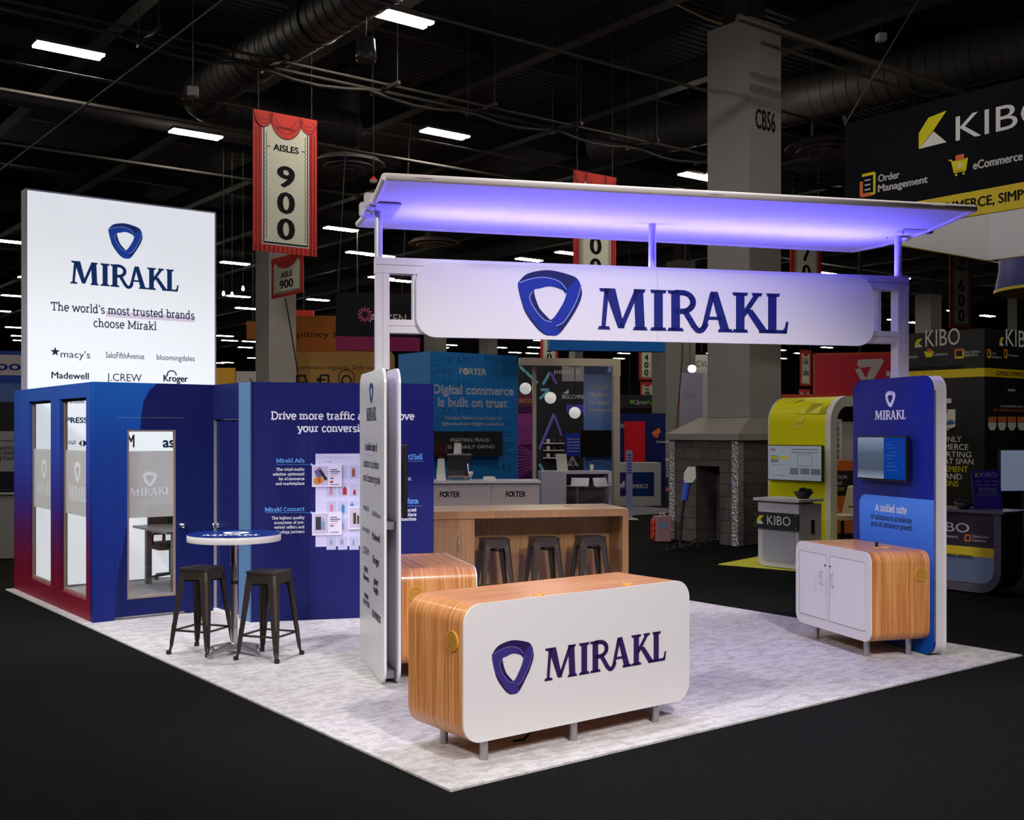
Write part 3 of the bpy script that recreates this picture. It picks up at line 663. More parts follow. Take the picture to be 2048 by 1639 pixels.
def make_stool(name, label):
    t = thing(name, label, 'stool')
    seat = MB().prism(rrect(-.155, -.155, .155, .155, .045, 6), .735, .757, 'xy').build('seat', GUN, t, bevel=.008)
    MB().prism(rrect(-.045, -.014, .045, .014, .013, 5), .7572, .7580, 'xy').build('hand_slot', BLACKP, seat)
    MB().shell(rrect(-.15, -.15, .15, .15, .05, 6), .66, .737, 'xy', False).shell(rrect(-.144, -.144, .144, .144, .05, 6), .66, .737, 'xy', False).build('skirt', GUN, t)
    for sx in (-1, 1):
        for sy in (-1, 1):
            m = MB(); ring = []
            for z, c, w in ((.735, .118, .047), (.64, .13, .046), (.3, .166, .034), (.07, .19, .021), (.045, .196, .016), (0, .203, .016)):
                d = w*.55
                pl = [(c+d, c-w), (c+d, c+d*.3), (c+d*.3, c+d), (c-w, c+d), (c-w, c+d-.012), (c-.0, c+d*.2), (c+d*.2, c-.0), (c+d-.012, c-w)]
                ring.append([(sx*a, sy*b, z) for a, b in pl])
            vs = [q for r in ring for q in r]; n = 8
            m.add(vs, [(i*n+k, i*n+(k+1) % n, (i+1)*n+(k+1) % n, (i+1)*n+k) for i in range(5) for k in range(n)] + [list(range(n)), [5*n+k for k in range(n)]])
            lg = m.build('leg', GUN, t)
            MB().box(-.016, .016, -.016, .016, 0, .035).build('foot_cap', BLACKRUB, lg, loc=(sx*.203, sy*.203, 0))
            g = MB(); q = Vector((sx*.1945, sy*.1945, .09)); q2 = Vector((sx*.1795, sy*.1795, .27)); g.tube([q, q2], .006, 6); g.build('leg_rib', BLACKP, lg)
    b = MB(); c = .176
    for p1, p2 in (((-c, -c), (c, -c)), ((c, -c), (c, c)), ((c, c), (-c, c)), ((-c, c), (-c, -c))):
        b.hexa([(p1[0], p1[1], .2), (p1[0]*.96, p1[1]*.96, .2), (p2[0]*.96, p2[1]*.96, .2), (p2[0], p2[1], .2)], [(p1[0], p1[1], .217), (p1[0]*.96, p1[1]*.96, .217), (p2[0]*.96, p2[1]*.96, .217), (p2[0], p2[1], .217)])
    b.build('foot_rail', GUN, t)
    MB().box(-.16, .16, -.008, .008, .632, .648).box(-.008, .008, -.16, .16, .614, .63).build('cross_brace', BLACKP, t, rot=45)
    return t
st0 = make_stool('bar_stool', 'dark metal bar stool on the door side of the round high table'); st0.location = (-2.772, 9.965, 0); st0.rotation_euler.z = radians(-20)
for x, y, r, lb_ in ((-2.115, 9.71, -20, 'dark metal bar stool in front of the round high table, nearer the white logo panels'),
                     (-.20, 12.62, 14, 'dark metal stool at the wooden bar, next to its cupboard door'), (.365, 12.76, 14, 'dark metal stool at the wooden bar, middle of the three'),
                     (.905, 12.9, 14, 'dark metal stool at the wooden bar, beside its open end panel')):
    s_ = copy_tree(st0); s_.location = (x, y, 0); s_.rotation_euler.z = radians(r); s_['label'] = lb_
    s_['group'] = 'stools at the wooden bar' if y > 11 else 'stools at the round high table'
st0['group'] = 'stools at the round high table'

# ---- round high table
ht = thing('high_table', 'round high table with blue printed top and polished metal column', 'table', (-2.46, 9.87), TH)
TOPB = mat('blue_tabletop_print', (22, 48, 122), .22)
tp = MB().lathe([(.403, 1.0), (.406, 1.006), (.406, 1.054), (.402, 1.06)], 64).build('tabletop', WHITE, ht)
MB().lathe([(.404, 1.06), (.403, 1.0625)], 64).build('printed_top', TOPB, tp)
p = Print(); p.textl('', 0, -.2, .115, .5, 'm', 'c'); rr = p.bandl(SH_OUT, SH_IN)
for i in range(60):
    j = (i+1) % 60; p.polyl([(r*cos(t)*.24, .06+r*sin(t)*.24) for r, t in ((rr[i][0], rr[i][2]), (rr[i][1], rr[i][2]), (rr[j][1], rr[j][2]), (rr[j][0], rr[j][2]))])
me = bpy.data.meshes.new('top_logo'); a_ = radians(-TH+5); me.from_pydata([(x*cos(a_)-y*sin(a_), x*sin(a_)+y*cos(a_), 1.0632) for x, y in p.v], [], p.f); me.materials.append(WHITEINK)
o = bpy.data.objects.new('top_logo', me); COL.objects.link(o); o.parent = tp
MB().lathe([(.07, 1.0), (.06, .985), (.034, .965), (.03, .96)], 24).build('top_flange', STEEL, ht)
MB().lathe([(.031, .05), (.031, .97)], 32).build('column', mat('polished_column_steel', (215, 208, 208), .26, 1.0), ht)
MB().lathe([(.034, .62), (.034, .65)], 24).build('column_collar', BLACKP, ht)
MB().lathe([(.045, .05), (.05, .08), (.036, .1)], 24).build('hub', STEEL, ht)
for i in range(4):
    a = radians(20+90*i); m = MB(); w = .03
    pr = [(.0, .1, .085), (.12, .085, .06), (.26, .052, .03), (.3, .03, .012)]
    vs = []
    for d, zt, h_ in pr:
        for sgn, z in ((-1, zt), (1, zt), (1, zt-h_*.6), (-1, zt-h_*.6)): vs.append((d*cos(a)-sgn*w*(1-d)*sin(a), d*sin(a)+sgn*w*(1-d)*cos(a), z))
    m.add(vs, [(q*4+k, q*4+(k+1) % 4, q*4+4+(k+1) % 4, q*4+4+k) for q in range(3) for k in range(4)]+[(0, 1, 2, 3), (12, 13, 14, 15)])
    f = m.build('foot', STEEL, ht); MB().lathe([(.018, 0), (.018, .025)], 14, (.285*cos(a), .285*sin(a), 0)).build('glide', STEEL, f)

# ---- reception desk
def round_cabinet(name, label, cat, loc, rot, w, d, z0, z1, r, legs, grain=WOOD):
    t = thing(name, label, cat, loc, rot); pl = rrect(0, z0, w, z1, r, 10)
    MB().shell(pl, .012, d, 'xz').build('wood_shell', grain, t)
    MB().prism(pl, 0, .013, 'xz').build('front_panel', WHITE, t)
    MB().prism(rrect(.004, z0+.004, w-.004, z1-.004, r, 10), d-.02, d-.004, 'xz').build('back_panel', grain, t)
    for x, y in legs: MB().lathe([(.026, 0), (.026, z0+.02)], 20, (x, y, 0)).build('leg', STEEL, t)
    return t
def vent(parent, loc, rotz, r=.062):
    v = MB().disc((0, 0, 0), r, -.008, .002).build('vent_cap', BRASS, parent, loc=loc, rot=rotz); s = MB()
    for k in range(-4, 5):
        z = k*.0125; hw = sqrt(max(0, (r-.008)**2-z*z)); s.box(-hw, hw, -.0088, -.0075, z-.002, z+.002)
    s.build('vent_slots', BRASSDK, v); return v
DP = bplane(.297, .30, TH)
desk = round_cabinet('reception_desk', 'white fronted reception desk with large shield logo and wooden sides', 'desk', DP.o, TH, 1.9, .605, .122, .945, .125,
                     [(.183, .05), (.88, .04), (1.616, .045), (.185, .48), (.88, .52), (1.62, .52)])
ax, az = DP(1026, 1332); mats3 = [mat('desk_logo_violet', (58, 48, 118), .5), mat('desk_logo_plum', (44, 26, 78), .5), mat('desk_logo_line', (120, 112, 180), .5)]
shield(desk, ax, az, (DP(1068, 1320)[0]-DP(985, 1320)[0])/.967, (DP(1026, 1278)[1]-DP(1026, 1386)[1])/1.0, mats3)
x0, z0 = DP(1088, 1362); x1 = DP(1332, 1330)[0]
p = Print(DP); p.textl('', x0, z0, DP(1100, 1296)[1]-DP(1100, 1361)[1], x1-x0, 'm'); p.build('wordmark', PURPDARK, desk)
vent(desk, (0, .115, .72), -90)
grommet(desk, .62, .07, .945, .036); grommet(desk, 1.38, .07, .945, .036)
for o_ in (MB().tube([(.72, .28, .12), (.72, .27, .03), (.62, .22, .008), (.55, .24, .006)], .008),): o_.build('power_cord', BLACKRUB, desk)
pb = MB().box(1.38, 1.68, .2, .38, 0, .1).build('power_box', dmat('dark_box', (40, 36, 36)), loc=DP.o, rot=TH); tag(pb, 'small dark box on the carpet behind the reception desk', 'box')
pb.location = BT(.297+.25, .30+.22)

# ---- arch: posts, beams
A0 = (-1.07, 9.17)
AP = Plane(A0[0], A0[1], T2); LEN = 4.79
arch = thing('entrance_arch', 'white aluminium arch frame spanning the stand between the two tall panels', 'frame', A0, T2)
def profile(p0, p1, axis):        # slotted aluminium section with shadow grooves
    m = MB(); x0, y0, z0 = p0; x1, y1, z1 = p1; g = .006
    if axis == 'z':
        m.box(x0, x1, y0+g, y1-g, z0, z1); xm = (x0+x1)/2
        for yy in ((y0, y0+g), (y1-g, y1)): m.box(x0, xm-.005, *yy, z0, z1); m.box(xm+.005, x1, *yy, z0, z1)
    else:
        m.box(x0, x1, y0+g, y1-g, z0, z1); zm = (z0+z1)/2
        for yy in ((y0, y0+g), (y1-g, y1)): m.box(x0, x1, *yy, z0, zm-.005); m.box(x0, x1, *yy, zm+.005, z1)
    return m
for x in (0, LEN):                # the posts slim down where they slide between the panel boards
    m = profile((x-.055, -.06, 2.475), (x+.055, .06, 3.26), 'z'); m2 = profile((x-.063, -.06, 0), (x+.023, .06, 2.475), 'z'); m.add(m2.v, m2.f); m.build('post', ALU, arch)
profile((-.06, -.06, 3.262), (LEN+.06, .06, 3.392), 'x').build('top_beam', ALU, arch)
profile((.055, -.055, 2.775), (LEN-.055, .055, 2.885), 'x').build('lower_beam', ALU, arch)
xa = AP(828, 600)[0]
for x in (xa, LEN-.24): MB().box(x-.015, x+.015, -.05, .05, 2.885, 3.262).build('stay', ALU, arch)
MB().box(.12, LEN-.12, .0, .035, 3.392, 3.398).build('light_bar', LED, arch, label='glowing violet light bar along the top')
# header sign
SP = AP.shift(-.1)
sg = thing('header_sign', 'long white header sign with blue shield logo hung across the arch', 'sign', SP.o, T2)
xl, xr = SP(833, 600)[0], SP(1748, 630)[0]
MB().prism(rrect(xl, 2.742, xr, 3.36, .165, 12), 0, .035, 'xz').build('board', SIGNW, sg, bevel=.004)
ax, az = SP(1100.5, 604); h3 = [mat('header_logo_blue', (22, 46, 146), .5), mat('header_logo_navy', (18, 28, 92), .5), INKLINE]
shield(sg, ax, az, (SP(1165, 600)[0]-SP(1037, 600)[0])/.967, SP(1100, 539)[1]-SP(1100, 670)[1], h3)
x0, z0 = SP(1195, 658.5); x1 = SP(1577, 668)[0]
p = Print(SP); p.textl('', x0, z0, SP(1195, 575.5)[1]-z0, x1-x0, 'm'); p.build('wordmark', mat('header_word_blue', (24, 34, 112), .5), sg)
xs = SP(1315, 600)[0]; MB().box(xs-.001, xs+.001, -.0006, .0, 2.745, 3.357).build('panel_joint', ALUDK, sg)

# ---- canopy
can = thing('canopy', 'violet lit fabric canopy floating on thin poles above the header sign', 'canopy', A0, T2)
CXA, CXB, CYA, CYB = -.09, 4.9, -.93, 1.0
def cz(s, t): return 3.85 - .05*sin(pi*t)*1.0 - .04*max(0, t)*max(0, s)    # s along 0..1, t across 0..1
NX, NY = 24, 14; vs = []; fs = []
for lay, dz in ((0, -.012), (1, .012)):
    for j in range(NY+1):
        for i in range(NX+1): vs.append((CXA+(CXB-CXA)*i/NX, CYA+(CYB-CYA)*j/NY, cz(i/NX, j/NY)+dz))
o1 = (NX+1)*(NY+1)
for j in range(NY):
    for i in range(NX):
        a = j*(NX+1)+i; fs.append((a, a+1, a+NX+2, a+NX+1)); fs.append((a+o1, a+o1+NX+1, a+o1+NX+2, a+o1+1))
MB().add(vs, fs, True).build('fabric_skin', FABW, can)
E0 = [(CXA+(CXB-CXA)*i/12, CYA, cz(i/12, 0)) for i in range(13)]; E1 = [(CXA+(CXB-CXA)*i/12, CYB, cz(i/12, 1)) for i in range(13)]
S0 = [(CXA, CYA+(CYB-CYA)*i/10, cz(0, i/10)) for i in range(11)]; S1 = [(CXB, CYA+(CYB-CYA)*i/10, cz(1, i/10)) for i in range(11)]
for e in (E0, E1, S0, S1): MB().tube(e, .03, 12).build('edge_tube', TUBEW, can)
for x in (.28, 2.62, 4.62):
    m = MB(); n_ = 10
    m.add([q for i in range(n_+1) for q in ((CXA+x-.07+.14*i/n_, CYA-.031, cz(x/5, 0)+.010*sin(pi*i/n_)), (CXA+x-.07+.14*i/n_, CYA-.031, cz(x/5, 0)-.010*sin(pi*i/n_)), (CXA+x-.07+.14*i/n_, CYA-.036, cz(x/5, 0)))], [(i*3, i*3+3, i*3+5, i*3+2) for i in range(n_)]+[(i*3+2, i*3+5, i*3+4, i*3+1) for i in range(n_)])
    m.build('seam_pocket', ALU, can)
for px, yy in ((757, .0), (1304.5, 0), (1796, 0)):
    x = AP(px, 480)[0]; MB().lathe([(.033, 3.392), (.033, 3.79)], 18, (x, yy, 0)).build('pole', ALU, can)
for x, s in ((.0, 1), (LEN-.02, -1)):
    b = MB().hexa([(x-.14, -.3, 3.775), (x+.12, -.3, 3.775), (x+.12, .3, 3.775), (x-.14, .3, 3.775)], [(x-.14, -.3, 3.787), (x+.12, -.3, 3.787), (x+.12, .3, 3.787), (x-.14, .3, 3.787)]).build('bracket_plate', ALU, can)
    for y in (-.22, .16): MB().prism(rrect(-.05, 3.76, .05, 3.875, .02), y-.02, y+.02, 'xz').build('clamp', ALU, b, loc=(CXA-.03 if s > 0 else CXB+.03, 0, 0))
    for y in (-.2, 0.05): MB().lathe([(.008, 3.755), (.008, 3.776)], 8, (x-.08, y, 0)).build('bolt', STEEL, b)

# ---- side pylons
PW, PH, PR = 1.22, 2.46, .13
def pylon(name, label, ox, oy, filled):
    t = thing(name, label, 'display panel', (ox, oy), TP-90)     # local x runs from the back edge... x = -B (towards the viewer), -y faces the meeting room side
    return t
BLUEG = grad_mat('blue_screen_graphic', 'X', -1.22, 0, [(0, (48, 52, 110)), (.45, (40, 46, 120)), (1, (20, 42, 146))], .4)
lp = pylon('logo_panel', 'tall white rounded double panel with client logos under the arch, beside the bar stools', -.985, 8.58, False)
lp.location = (-.985, 8.58, 0)
pan = MB().prism(rrect(-PW, .006, 0, PH, PR, 12), 0, .02, 'xz').build('front_board', mat('white_gloss_board', (222, 219, 221), .25), lp, bevel=.003)
pan2 = MB().prism(rrect(-PW, .006, 0, PH, PR, 12), .112, .132, 'xz').build('rear_board', mat('white_rear_board', (214, 214, 226), .35), lp, bevel=.003)
for z in (.04, 1.2): MB().box(-PW+.12, -.1, .02, .112, z, z+.06).build('spacer', ALUDK, lp)
shield(pan, -.60, 2.285, .2, .165, [INKBLUE, NAVY])
p = Print(); p.textl('', -.6, 2.055, .108, .5, 'm', 'c')
for t, x, z, cap, w, st in (('A unified suite of', -.62, 1.81, .06, .6, 'R'), ('solutions to accelerate', -.62, 1.67, .06, .78, 'r'), ('your eCommerce growth', -.6, 1.55, .06, .86, 'r'),
                            ("macy's", -.86, 1.3, .055, .3, 's'), ('SaksFifthAvenue', -.36, 1.28, .045, .4, 's'), ('bloomingdales', -.88, 1.12, .045, .4, 's'), ('Madewell', -.37, 1.09, .06, .36, 'b'),
                            ('J.CREW', -.88, .93, .06, .34, 's'), ('Kroger', -.37, .9, .065, .3, 'k'), ('1800', -.88, .78, .045, .2, 'b'), ('flowers', -.86, .71, .05, .3, 'k'), ('giant', -.37, .74, .055, .2, 'k'), ('eagle', -.37, .67, .055, .22, 'k'),
                            ('URBAN', -.86, .56, .04, .2, 'k'), ('OUTFITTERS', -.86, .5, .04, .34, 'k'), ('EXPRESS', -.35, .46, .055, .4, 'k')):
    p.textl(t, x, z, cap, w, st, 'c')
p.build('logo_lettering', INK, pan)
p = Print(); p.rectl(-.93, 1.775, -.5, 1.81); p.build('highlight_bar', LILAC, pan, -.0015)
bp = pylon('screen_panel', 'tall blue rounded panel with wall screen at the open corner of the stand', 3.674, 9.7, True)
RP = Plane(3.674, 9.7, TP-90)
bfa = MB().prism(rrect(-PW, .006, 0, PH, PR, 12), 0, .02, 'xz').build('front_board', BLUEG, bp)
MB().shell(rrect(-PW+.004, .01, -.004, PH-.004, PR-.004, 12), .02, .112, 'xz').build('edge_band', mat('white_edge_band', (212, 204, 208), .5), bp)
MB().prism(rrect(-PW, .006, 0, PH, PR, 12), .112, .128, 'xz').build('rear_board', WHITE, bp)
MB().shell(rrect(-PW, .006, 0, PH, PR, 12), .003, .02, 'xz').build('white_edging', WHITE, bp).scale = (1.0005, 1, 1.0005)
ax, az = RP(1781, 797); shield(bfa, ax, az, (RP(1791, 797)[0]-RP(1771, 797)[0])/.967, RP(1781, 781)[1]-RP(1781, 813.5)[1], [WHITEINK, LAVINK])
p = Print(RP); x0 = RP(1750, 839)[0]; x1 = RP(1812, 838)[0]; p.textl('', x0, RP(1781, 838.5)[1], RP(1781, 820)[1]-RP(1781, 838.5)[1], x1-x0, 'm'); p.build('wordmark', WHITEINK, bfa)
SKYG = grad_mat('bright_sky_graphic', 'Z', 0, 1.35, [(0, (0, 70, 150)), (.5, (20, 84, 190)), (1, (84, 146, 240))], .4)
zt = RP(1800, 994)[1]; xl = RP(1719, 1000)[0]
p = Print(RP); q = rrect(xl, .007, -.0005, zt, (.0, PR, 0, .1), 10); q[0] = (xl-.12, .45); q = [(xl-.035, .7)]+q[:0]+[(x, z) for x, z in rrect(xl, .007, -.0005, zt, (0, PR, 0, .1), 10)[1:]]
q = [(-1.09, .02), (-.9, .007)]+rrect(xl, .007, -.0005, zt, (0, PR, 0, .1), 10)[1:]
p.polyl(q); p.build('sky_block', SKYG, bfa, -.0012)
p = Print(RP)
def pt(p, t, x0, y0, x1, cap, st): a, z = p.p(x0, y0); b = p.p(x1, y0)[0]; p.textl(t, a, z, cap, b-a, st)
pt(p, 'A unified suite', 1751, 1020, 1814, .062, 'R'); p.build('title_lettering', WHITEINK, bfa, -.002)
p = Print(RP); pt(p, 'of solutions to accelerate', 1742, 1036, 1824, .046, 'R'); pt(p, 'your eCommerce growth', 1742, 1050, 1825, .046, 'R'); p.build('body_lettering', INK, bfa, -.002)

SCREENM = mat('black_glossy_screen', (9, 10, 12), .09, spec=1.0); SCREENM.node_tree.nodes['Principled BSDF'].inputs['IOR'].default_value = 2.6
def television(name, label, loc, rot, x0, x1, z0, z1, y, glow=None):
    t = thing(name, label, 'television', loc, rot)
    MB().box(x0, x1, y, y+.035, z0, z1).build('housing', BLACKP, t, bevel=.004)
    sc = MB().box(x0+.012, x1-.012, y-.001, y+.001, z0+.016, z1-.012).build('screen', SCREENM, t)
    MB().box((x0+x1)/2-.18, (x0+x1)/2+.18, y+.035, y+.075, (z0+z1)/2-.14, (z0+z1)/2+.14).build('wall_bracket', BLACKRUB, t)
    return t, sc
TPn = RP.shift(-.085); a, z1 = TPn(1714, 871); b, z0 = TPn(1813, 964)
tv, scr = television('television', 'black wall screen hung on the tall blue panel', (3.674, 9.7), TP-90, a, b, z0, z1, -.085)
xm = a+(b-a)*.56
gm = grad_mat('grey_painted_reflection', 'Z', z0, z1, [(0, (120, 132, 142)), (.25, (60, 70, 80)), (.6, (66, 78, 90)), (1, (110, 124, 136))], .12)  # pale reflection on the screen, painted as a glowing grey gradient
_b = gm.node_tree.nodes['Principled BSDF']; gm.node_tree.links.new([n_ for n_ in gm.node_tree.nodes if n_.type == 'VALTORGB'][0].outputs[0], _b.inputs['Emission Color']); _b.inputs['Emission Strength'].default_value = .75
MB().box(a+.014, xm, -.0868, -.0862, z0+.018, z1-.014).build('painted_reflection', gm, scr)
MB().box(xm, b-.014, -.0868, -.0862, z0+.018, z1-.014).build('painted_reflection', mat('blue_painted_reflection', (10, 60, 140), .1, emit=.13, ecol=(16, 84, 180)), scr)  # blue half of the reflection, painted as a faint glow
p = Print(); hh = z1-z0
for i in range(8): p.rectl(xm+.03+.02*(i % 3), z1-hh*(.2+.08*i), xm+.12+.03*((i*5) % 4), z1-hh*(.185+.08*i))
p.build('screen_lines', mat('screen_line_ink', (50, 100, 170), .2, emit=.12, ecol=(70, 130, 205)), scr, -.0872)  # faint pale lines over the painted blue reflection
# the second screen hangs on the far side of the logo panel
cA, sA = cos(radians(TP)), sin(radians(TP)); BB = (-sA, cA)
o2 = (-.985+cA*.132, 8.58+sA*.132)
tv2, _ = television('television', 'black wall screen seen edge-on behind the white logo panel', o2, TP+90, .16, 1.06, 1.28, 1.86, -.085)

# ---- cabinets on the pylons
c1 = round_cabinet('storage_cabinet', 'white two-door cabinet with wooden end under the blue screen panel', 'cabinet', (3.674-cA*.6+BB[0]*1.27, 9.7-sA*.6+BB[1]*1.27), TP-90, 1.22, .595, .143, .922, .1,
                   [(.2, .1), (1.04, .08), (.2, .47), (1.09, .47)])
for x0, x1, hx in ((.075, .535, .47), (.585, 1.14, .65)):
    d_ = MB().box(x0, x1, -.003, .004, .235, .83).build('door', mat('white_door_laminate', (224, 222, 226), .4), c1)
    ol = Print(); ol.linel([(x0, .235), (x1, .235), (x1, .83), (x0, .83), (x0, .235)], .003); ol.build('door_gap', INK, d_, -.0035)
    MB().tube([(hx, -.003, .555), (hx, -.03, .56), (hx, -.03, .67), (hx, -.003, .675)], .005, 8).build('handle', STEEL, d_)
    MB().disc((hx+(.05 if hx < .5 else -.05), -.003, .735), .009, -.006, .002).build('lock', BLACKP, d_)
vent(c1, (1.22, .5, .72), 90)
g = grommet(c1, .85, .4, .922, .04)
ph = thing('phone_holder', 'small black phone holder standing on the white two-door cabinet', 'holder', tuple(c1.matrix_basis @ Vector((.83, .33, .922))), TP-90)
MB().prism(rrect(-.014, .006, .014, .05, .005), -.01, .004, 'xz').build('cradle', BLACKP, ph); MB().lathe([(.03, 0), (.03, .004), (.02, .006)], 20).build('foot_plate', BRASS, ph)
c2 = round_cabinet('storage_cabinet', 'wooden-ended cabinet standing behind the white logo panel', 'cabinet', (-.985+cA*.755+BB[0]*.05, 8.58+sA*.755+BB[1]*.05), TP+90, 1.22, .61, .143, .888, .1,
                   [(.2, .1), (1.04, .08), (.2, .47), (1.09, .47)])
vent(c2, (0, .5, .70), -90)
# ================================================================== the hall around the stand
COLM = dmat('grey_column_paint', (100, 98, 95), rough=0.8)
INKD = dmat('sign_black_ink', (26, 24, 24), rough=0.6)
GREYW = dmat('hall_white', (150, 147, 142), rough=0.6)
CREAM = dmat('banner_cream', (164, 156, 138), rough=0.7)
REDB = dmat('banner_red', (150, 36, 28), rough=0.7)
REDD = dmat('banner_dark_red', (84, 14, 14), rough=0.7)
BLK = dmat('hall_black_panel', (22, 23, 26), rough=0.5)
YEL = dmat('hall_yellow', (150, 132, 12), rough=0.5)
ORG = dmat('hall_orange', (170, 76, 24), rough=0.6)
HWHITE = dmat('hall_white_ink', (160, 157, 155), rough=0.6)
HGREY = dmat('hall_grey_ink', (120, 118, 118), rough=0.6)
HYEL = dmat('hall_yellow_ink', (172, 148, 20), rough=0.6)

# ---- columns
def column(px_corner, px_left, px_right, Y, label, text=None, top=9.29, base=0.0):
    c = at(px_corner, YH, Y)
    def along(px, dx, dy):
        k = (px-CX)/F; return (k*c.y-c.x)/(dx-k*dy)
    wl = along(px_left, -SA, CA); wr = along(px_right, CA, SA)
    t = thing('column', label, 'column', (c.x, c.y), TH, 'square hall columns')
    MB().box(0, wr, 0, wl, base, top).build('shaft', COLM, t)
    MB().box(.2, wr-.2, .2, wl-.2, top, 11.2).build('steel_core', DKSTEEL, t)
    if text: 
        p = Print(); cap = .34 if Y < 30 else .3; p.textl(text, wr*.5, text_z(text), cap, wr*.62, 'k', 'c'); p.build('column_number', INKD, t)
    return t, wl, wr
def text_z(t): return {'CB56': 7.35, 'CB29': 5.2}.get(t, 7.4)
c56, wl, wr = column(1499, 1415, 1562, 19.63, 'big grey hall column rising from the concrete block base', 'CB56', base=2.225)
c900 = column(538, 511, 592, 34, 'grey hall column behind the large aisle banner beside the meeting room')[0]
for ch in c900.children:
    if ch.name.startswith('shaft'): ch.data.materials[0] = dmat('pale_column_paint', (132, 130, 126), rough=.8)
column(1360, 1332, 1391, 47.4, 'grey hall column left of the big numbered column')
column(1318, 1304, 1332, 64, 'narrow far grey column between two pale banners')
column(1862, 1830, 1883, 59, 'far grey column above the black stand on the right', 'CB29')
column(2034, 2015, 2075, 57, 'far grey column at the right picture edge')
column(975, 958, 995, 80, 'small far column above the blue booth wall'); column(1150, 1138, 1166, 86, 'small far column above the booth truss')
column(873, 848, 893, 70, 'far grey column behind the left end of the header sign')
# concrete block base
BLOCK = dmat('concrete_block', (52, 46, 44), rough=0.9); _t = NT(BLOCK)
bk = _t.n('ShaderNodeTexBrick'); bk.inputs['Scale'].default_value = 1.0; bk.inputs['Brick Width'].default_value = .42; bk.inputs['Row Height'].default_value = .21; bk.inputs['Mortar Size'].default_value = .008
bk.inputs['Color1'].default_value = (*DIM(58, 50, 47), 1); bk.inputs['Color2'].default_value = (*DIM(48, 42, 40), 1); bk.inputs['Mortar'].default_value = (*DIM(30, 27, 26), 1)
_tc = _t.n('ShaderNodeTexCoord'); _sp = _t.n('ShaderNodeSeparateXYZ'); _t.l(_tc.outputs['Object'], _sp.inputs[0]); _ad = _t.n('ShaderNodeMath', operation='ADD'); _t.l(_sp.outputs['X'], _ad.inputs[0]); _t.l(_sp.outputs['Y'], _ad.inputs[1])
_cb = _t.n('ShaderNodeCombineXYZ'); _t.l(_ad.outputs[0], _cb.inputs['X']); _t.l(_sp.outputs['Z'], _cb.inputs['Y']); _t.l(_cb.outputs[0], bk.inputs['Vector']); _t.l(bk.outputs['Color'], _t.b.inputs['Base Color']); _t.bump(bk.outputs['Fac'], -0.6, 0.01)
DIAM = dmat('diamond_plate', (120, 120, 126), rough=0.35, metal=0.6); _t = NT(DIAM); _vv = _t.n('ShaderNodeTexVoronoi'); _vv.inputs['Scale'].default_value = 28; _t.l(_t.coords((1, 1, .7)), _vv.inputs['Vector']); _t.bump(_vv.outputs[0], 1.0, 0.02)
g = floor_at(1476, 1092)
cb = thing('block_base', 'grey concrete block enclosure with recess around the big column', 'enclosure', (g.x, g.y), TH)
W1, W2 = 2.3, 1.62
m = MB().box(0, W1, 0.55, W2, 0, 1.82).box(0, W1, 0, .55, 1.36, 1.82).box(.0, .3, 0, .55, 0, 1.36)
m = MB(); m.box(0, W1, 0, W2, 1.36, 1.82); m.box(0, W1, 0, .42, 0, 1.36); m.box(0, W1, .98, W2, 0, 1.36); m.box(.55, W1, .42, .98, 0, 1.36)
m.build('block_walls', BLOCK, cb)
MB().hexa([(-.06, -.06, 1.82), (W1+.06, -.06, 1.82), (W1+.06, W2+.06, 1.82), (-.06, W2+.06, 1.82)], [(-.06, -.06, 1.93), (W1+.06, -.06, 1.93), (W1+.06, W2+.06, 1.93), (-.06, W2+.06, 1.93)]).hexa([(-.05, -.05, 1.93), (W1+.05, -.05, 1.93), (W1+.05, W2+.05, 1.93), (-.05, W2+.05, 1.93)], [(.55, .2, 2.22), (W1-.4, .2, 2.22), (W1-.4, W2-.2, 2.22), (.55, W2-.2, 2.22)]).build('cap_slab', dmat('concrete_cap', (92, 88, 84), rough=0.9), cb)
for (x, y) in ((0, 0), (0, W2)):
    s_ = 1 if y == 0 else -1
    MB().box(-.012, .13, y-.012 if s_ > 0 else y-.0, y if s_ > 0 else y+.012, 0, 1.8).box(-.012, 0, y if s_ > 0 else y-.13, y+.13 if s_ > 0 else y, 0, 1.8).build('corner_guard', DIAM, cb)
# supply plug, toolbox and cables
def px_box(name, label, cat, px0, px1, py0, py1, Y, depth, m, rot=0, bev=.01):
    a = at(px0, py1, Y); b = at(px1, py0, Y)
    o = MB().box(0, b.x-a.x, 0, depth, 0, b.z-a.z).build(name, m, loc=a, rot=rot, bevel=bev); tag(o, label, cat); return o
tb = thing('tool_case', 'small pink grey supply case standing by the concrete base', 'case', tuple(floor_at(1312, 1083)), 8)
MB().box(0, .28, 0, .2, 0.0, .46).build('case_body', dmat('faded_pink_case', (98, 72, 76)), tb, bevel=.01)
MB().tube([(.1, .1, .46), (.1, .1, .5), (.18, .1, .5), (.18, .1, .46)], .01).build('handle', GREYW, tb)
p = Print(); p.discl(.14, .3, .055); p.build('round_label', dmat('teal_label', (40, 90, 110)), tb); p = Print(); p.textl('SERVICE', .14, .2, .02, .16, 'b', 'c'); p.p = None
hg = MB()
for i in range(3): hg.lathe([(.085+.0*i, -.02), (.1, 0), (.085, .02)], 16, (0, 0, .12+.1*i), 'x')
o = hg.build('hose_coil', dmat('red_hose', (120, 30, 24)), tb); o.location = (-.03, .12, 0)
plug = thing('power_plug', 'blue and grey industrial power plug on thick black cable leaning on the block base', 'plug', tuple(at(1372, 1075, 18.6)), 0)
plug.location.z = 0
MB().tube([(-.1, 0, .02), (-.09, 0, .3), (-.06, .02, .6), (-.02, .03, .85)], .025).build('cable', BLACKRUB, plug)
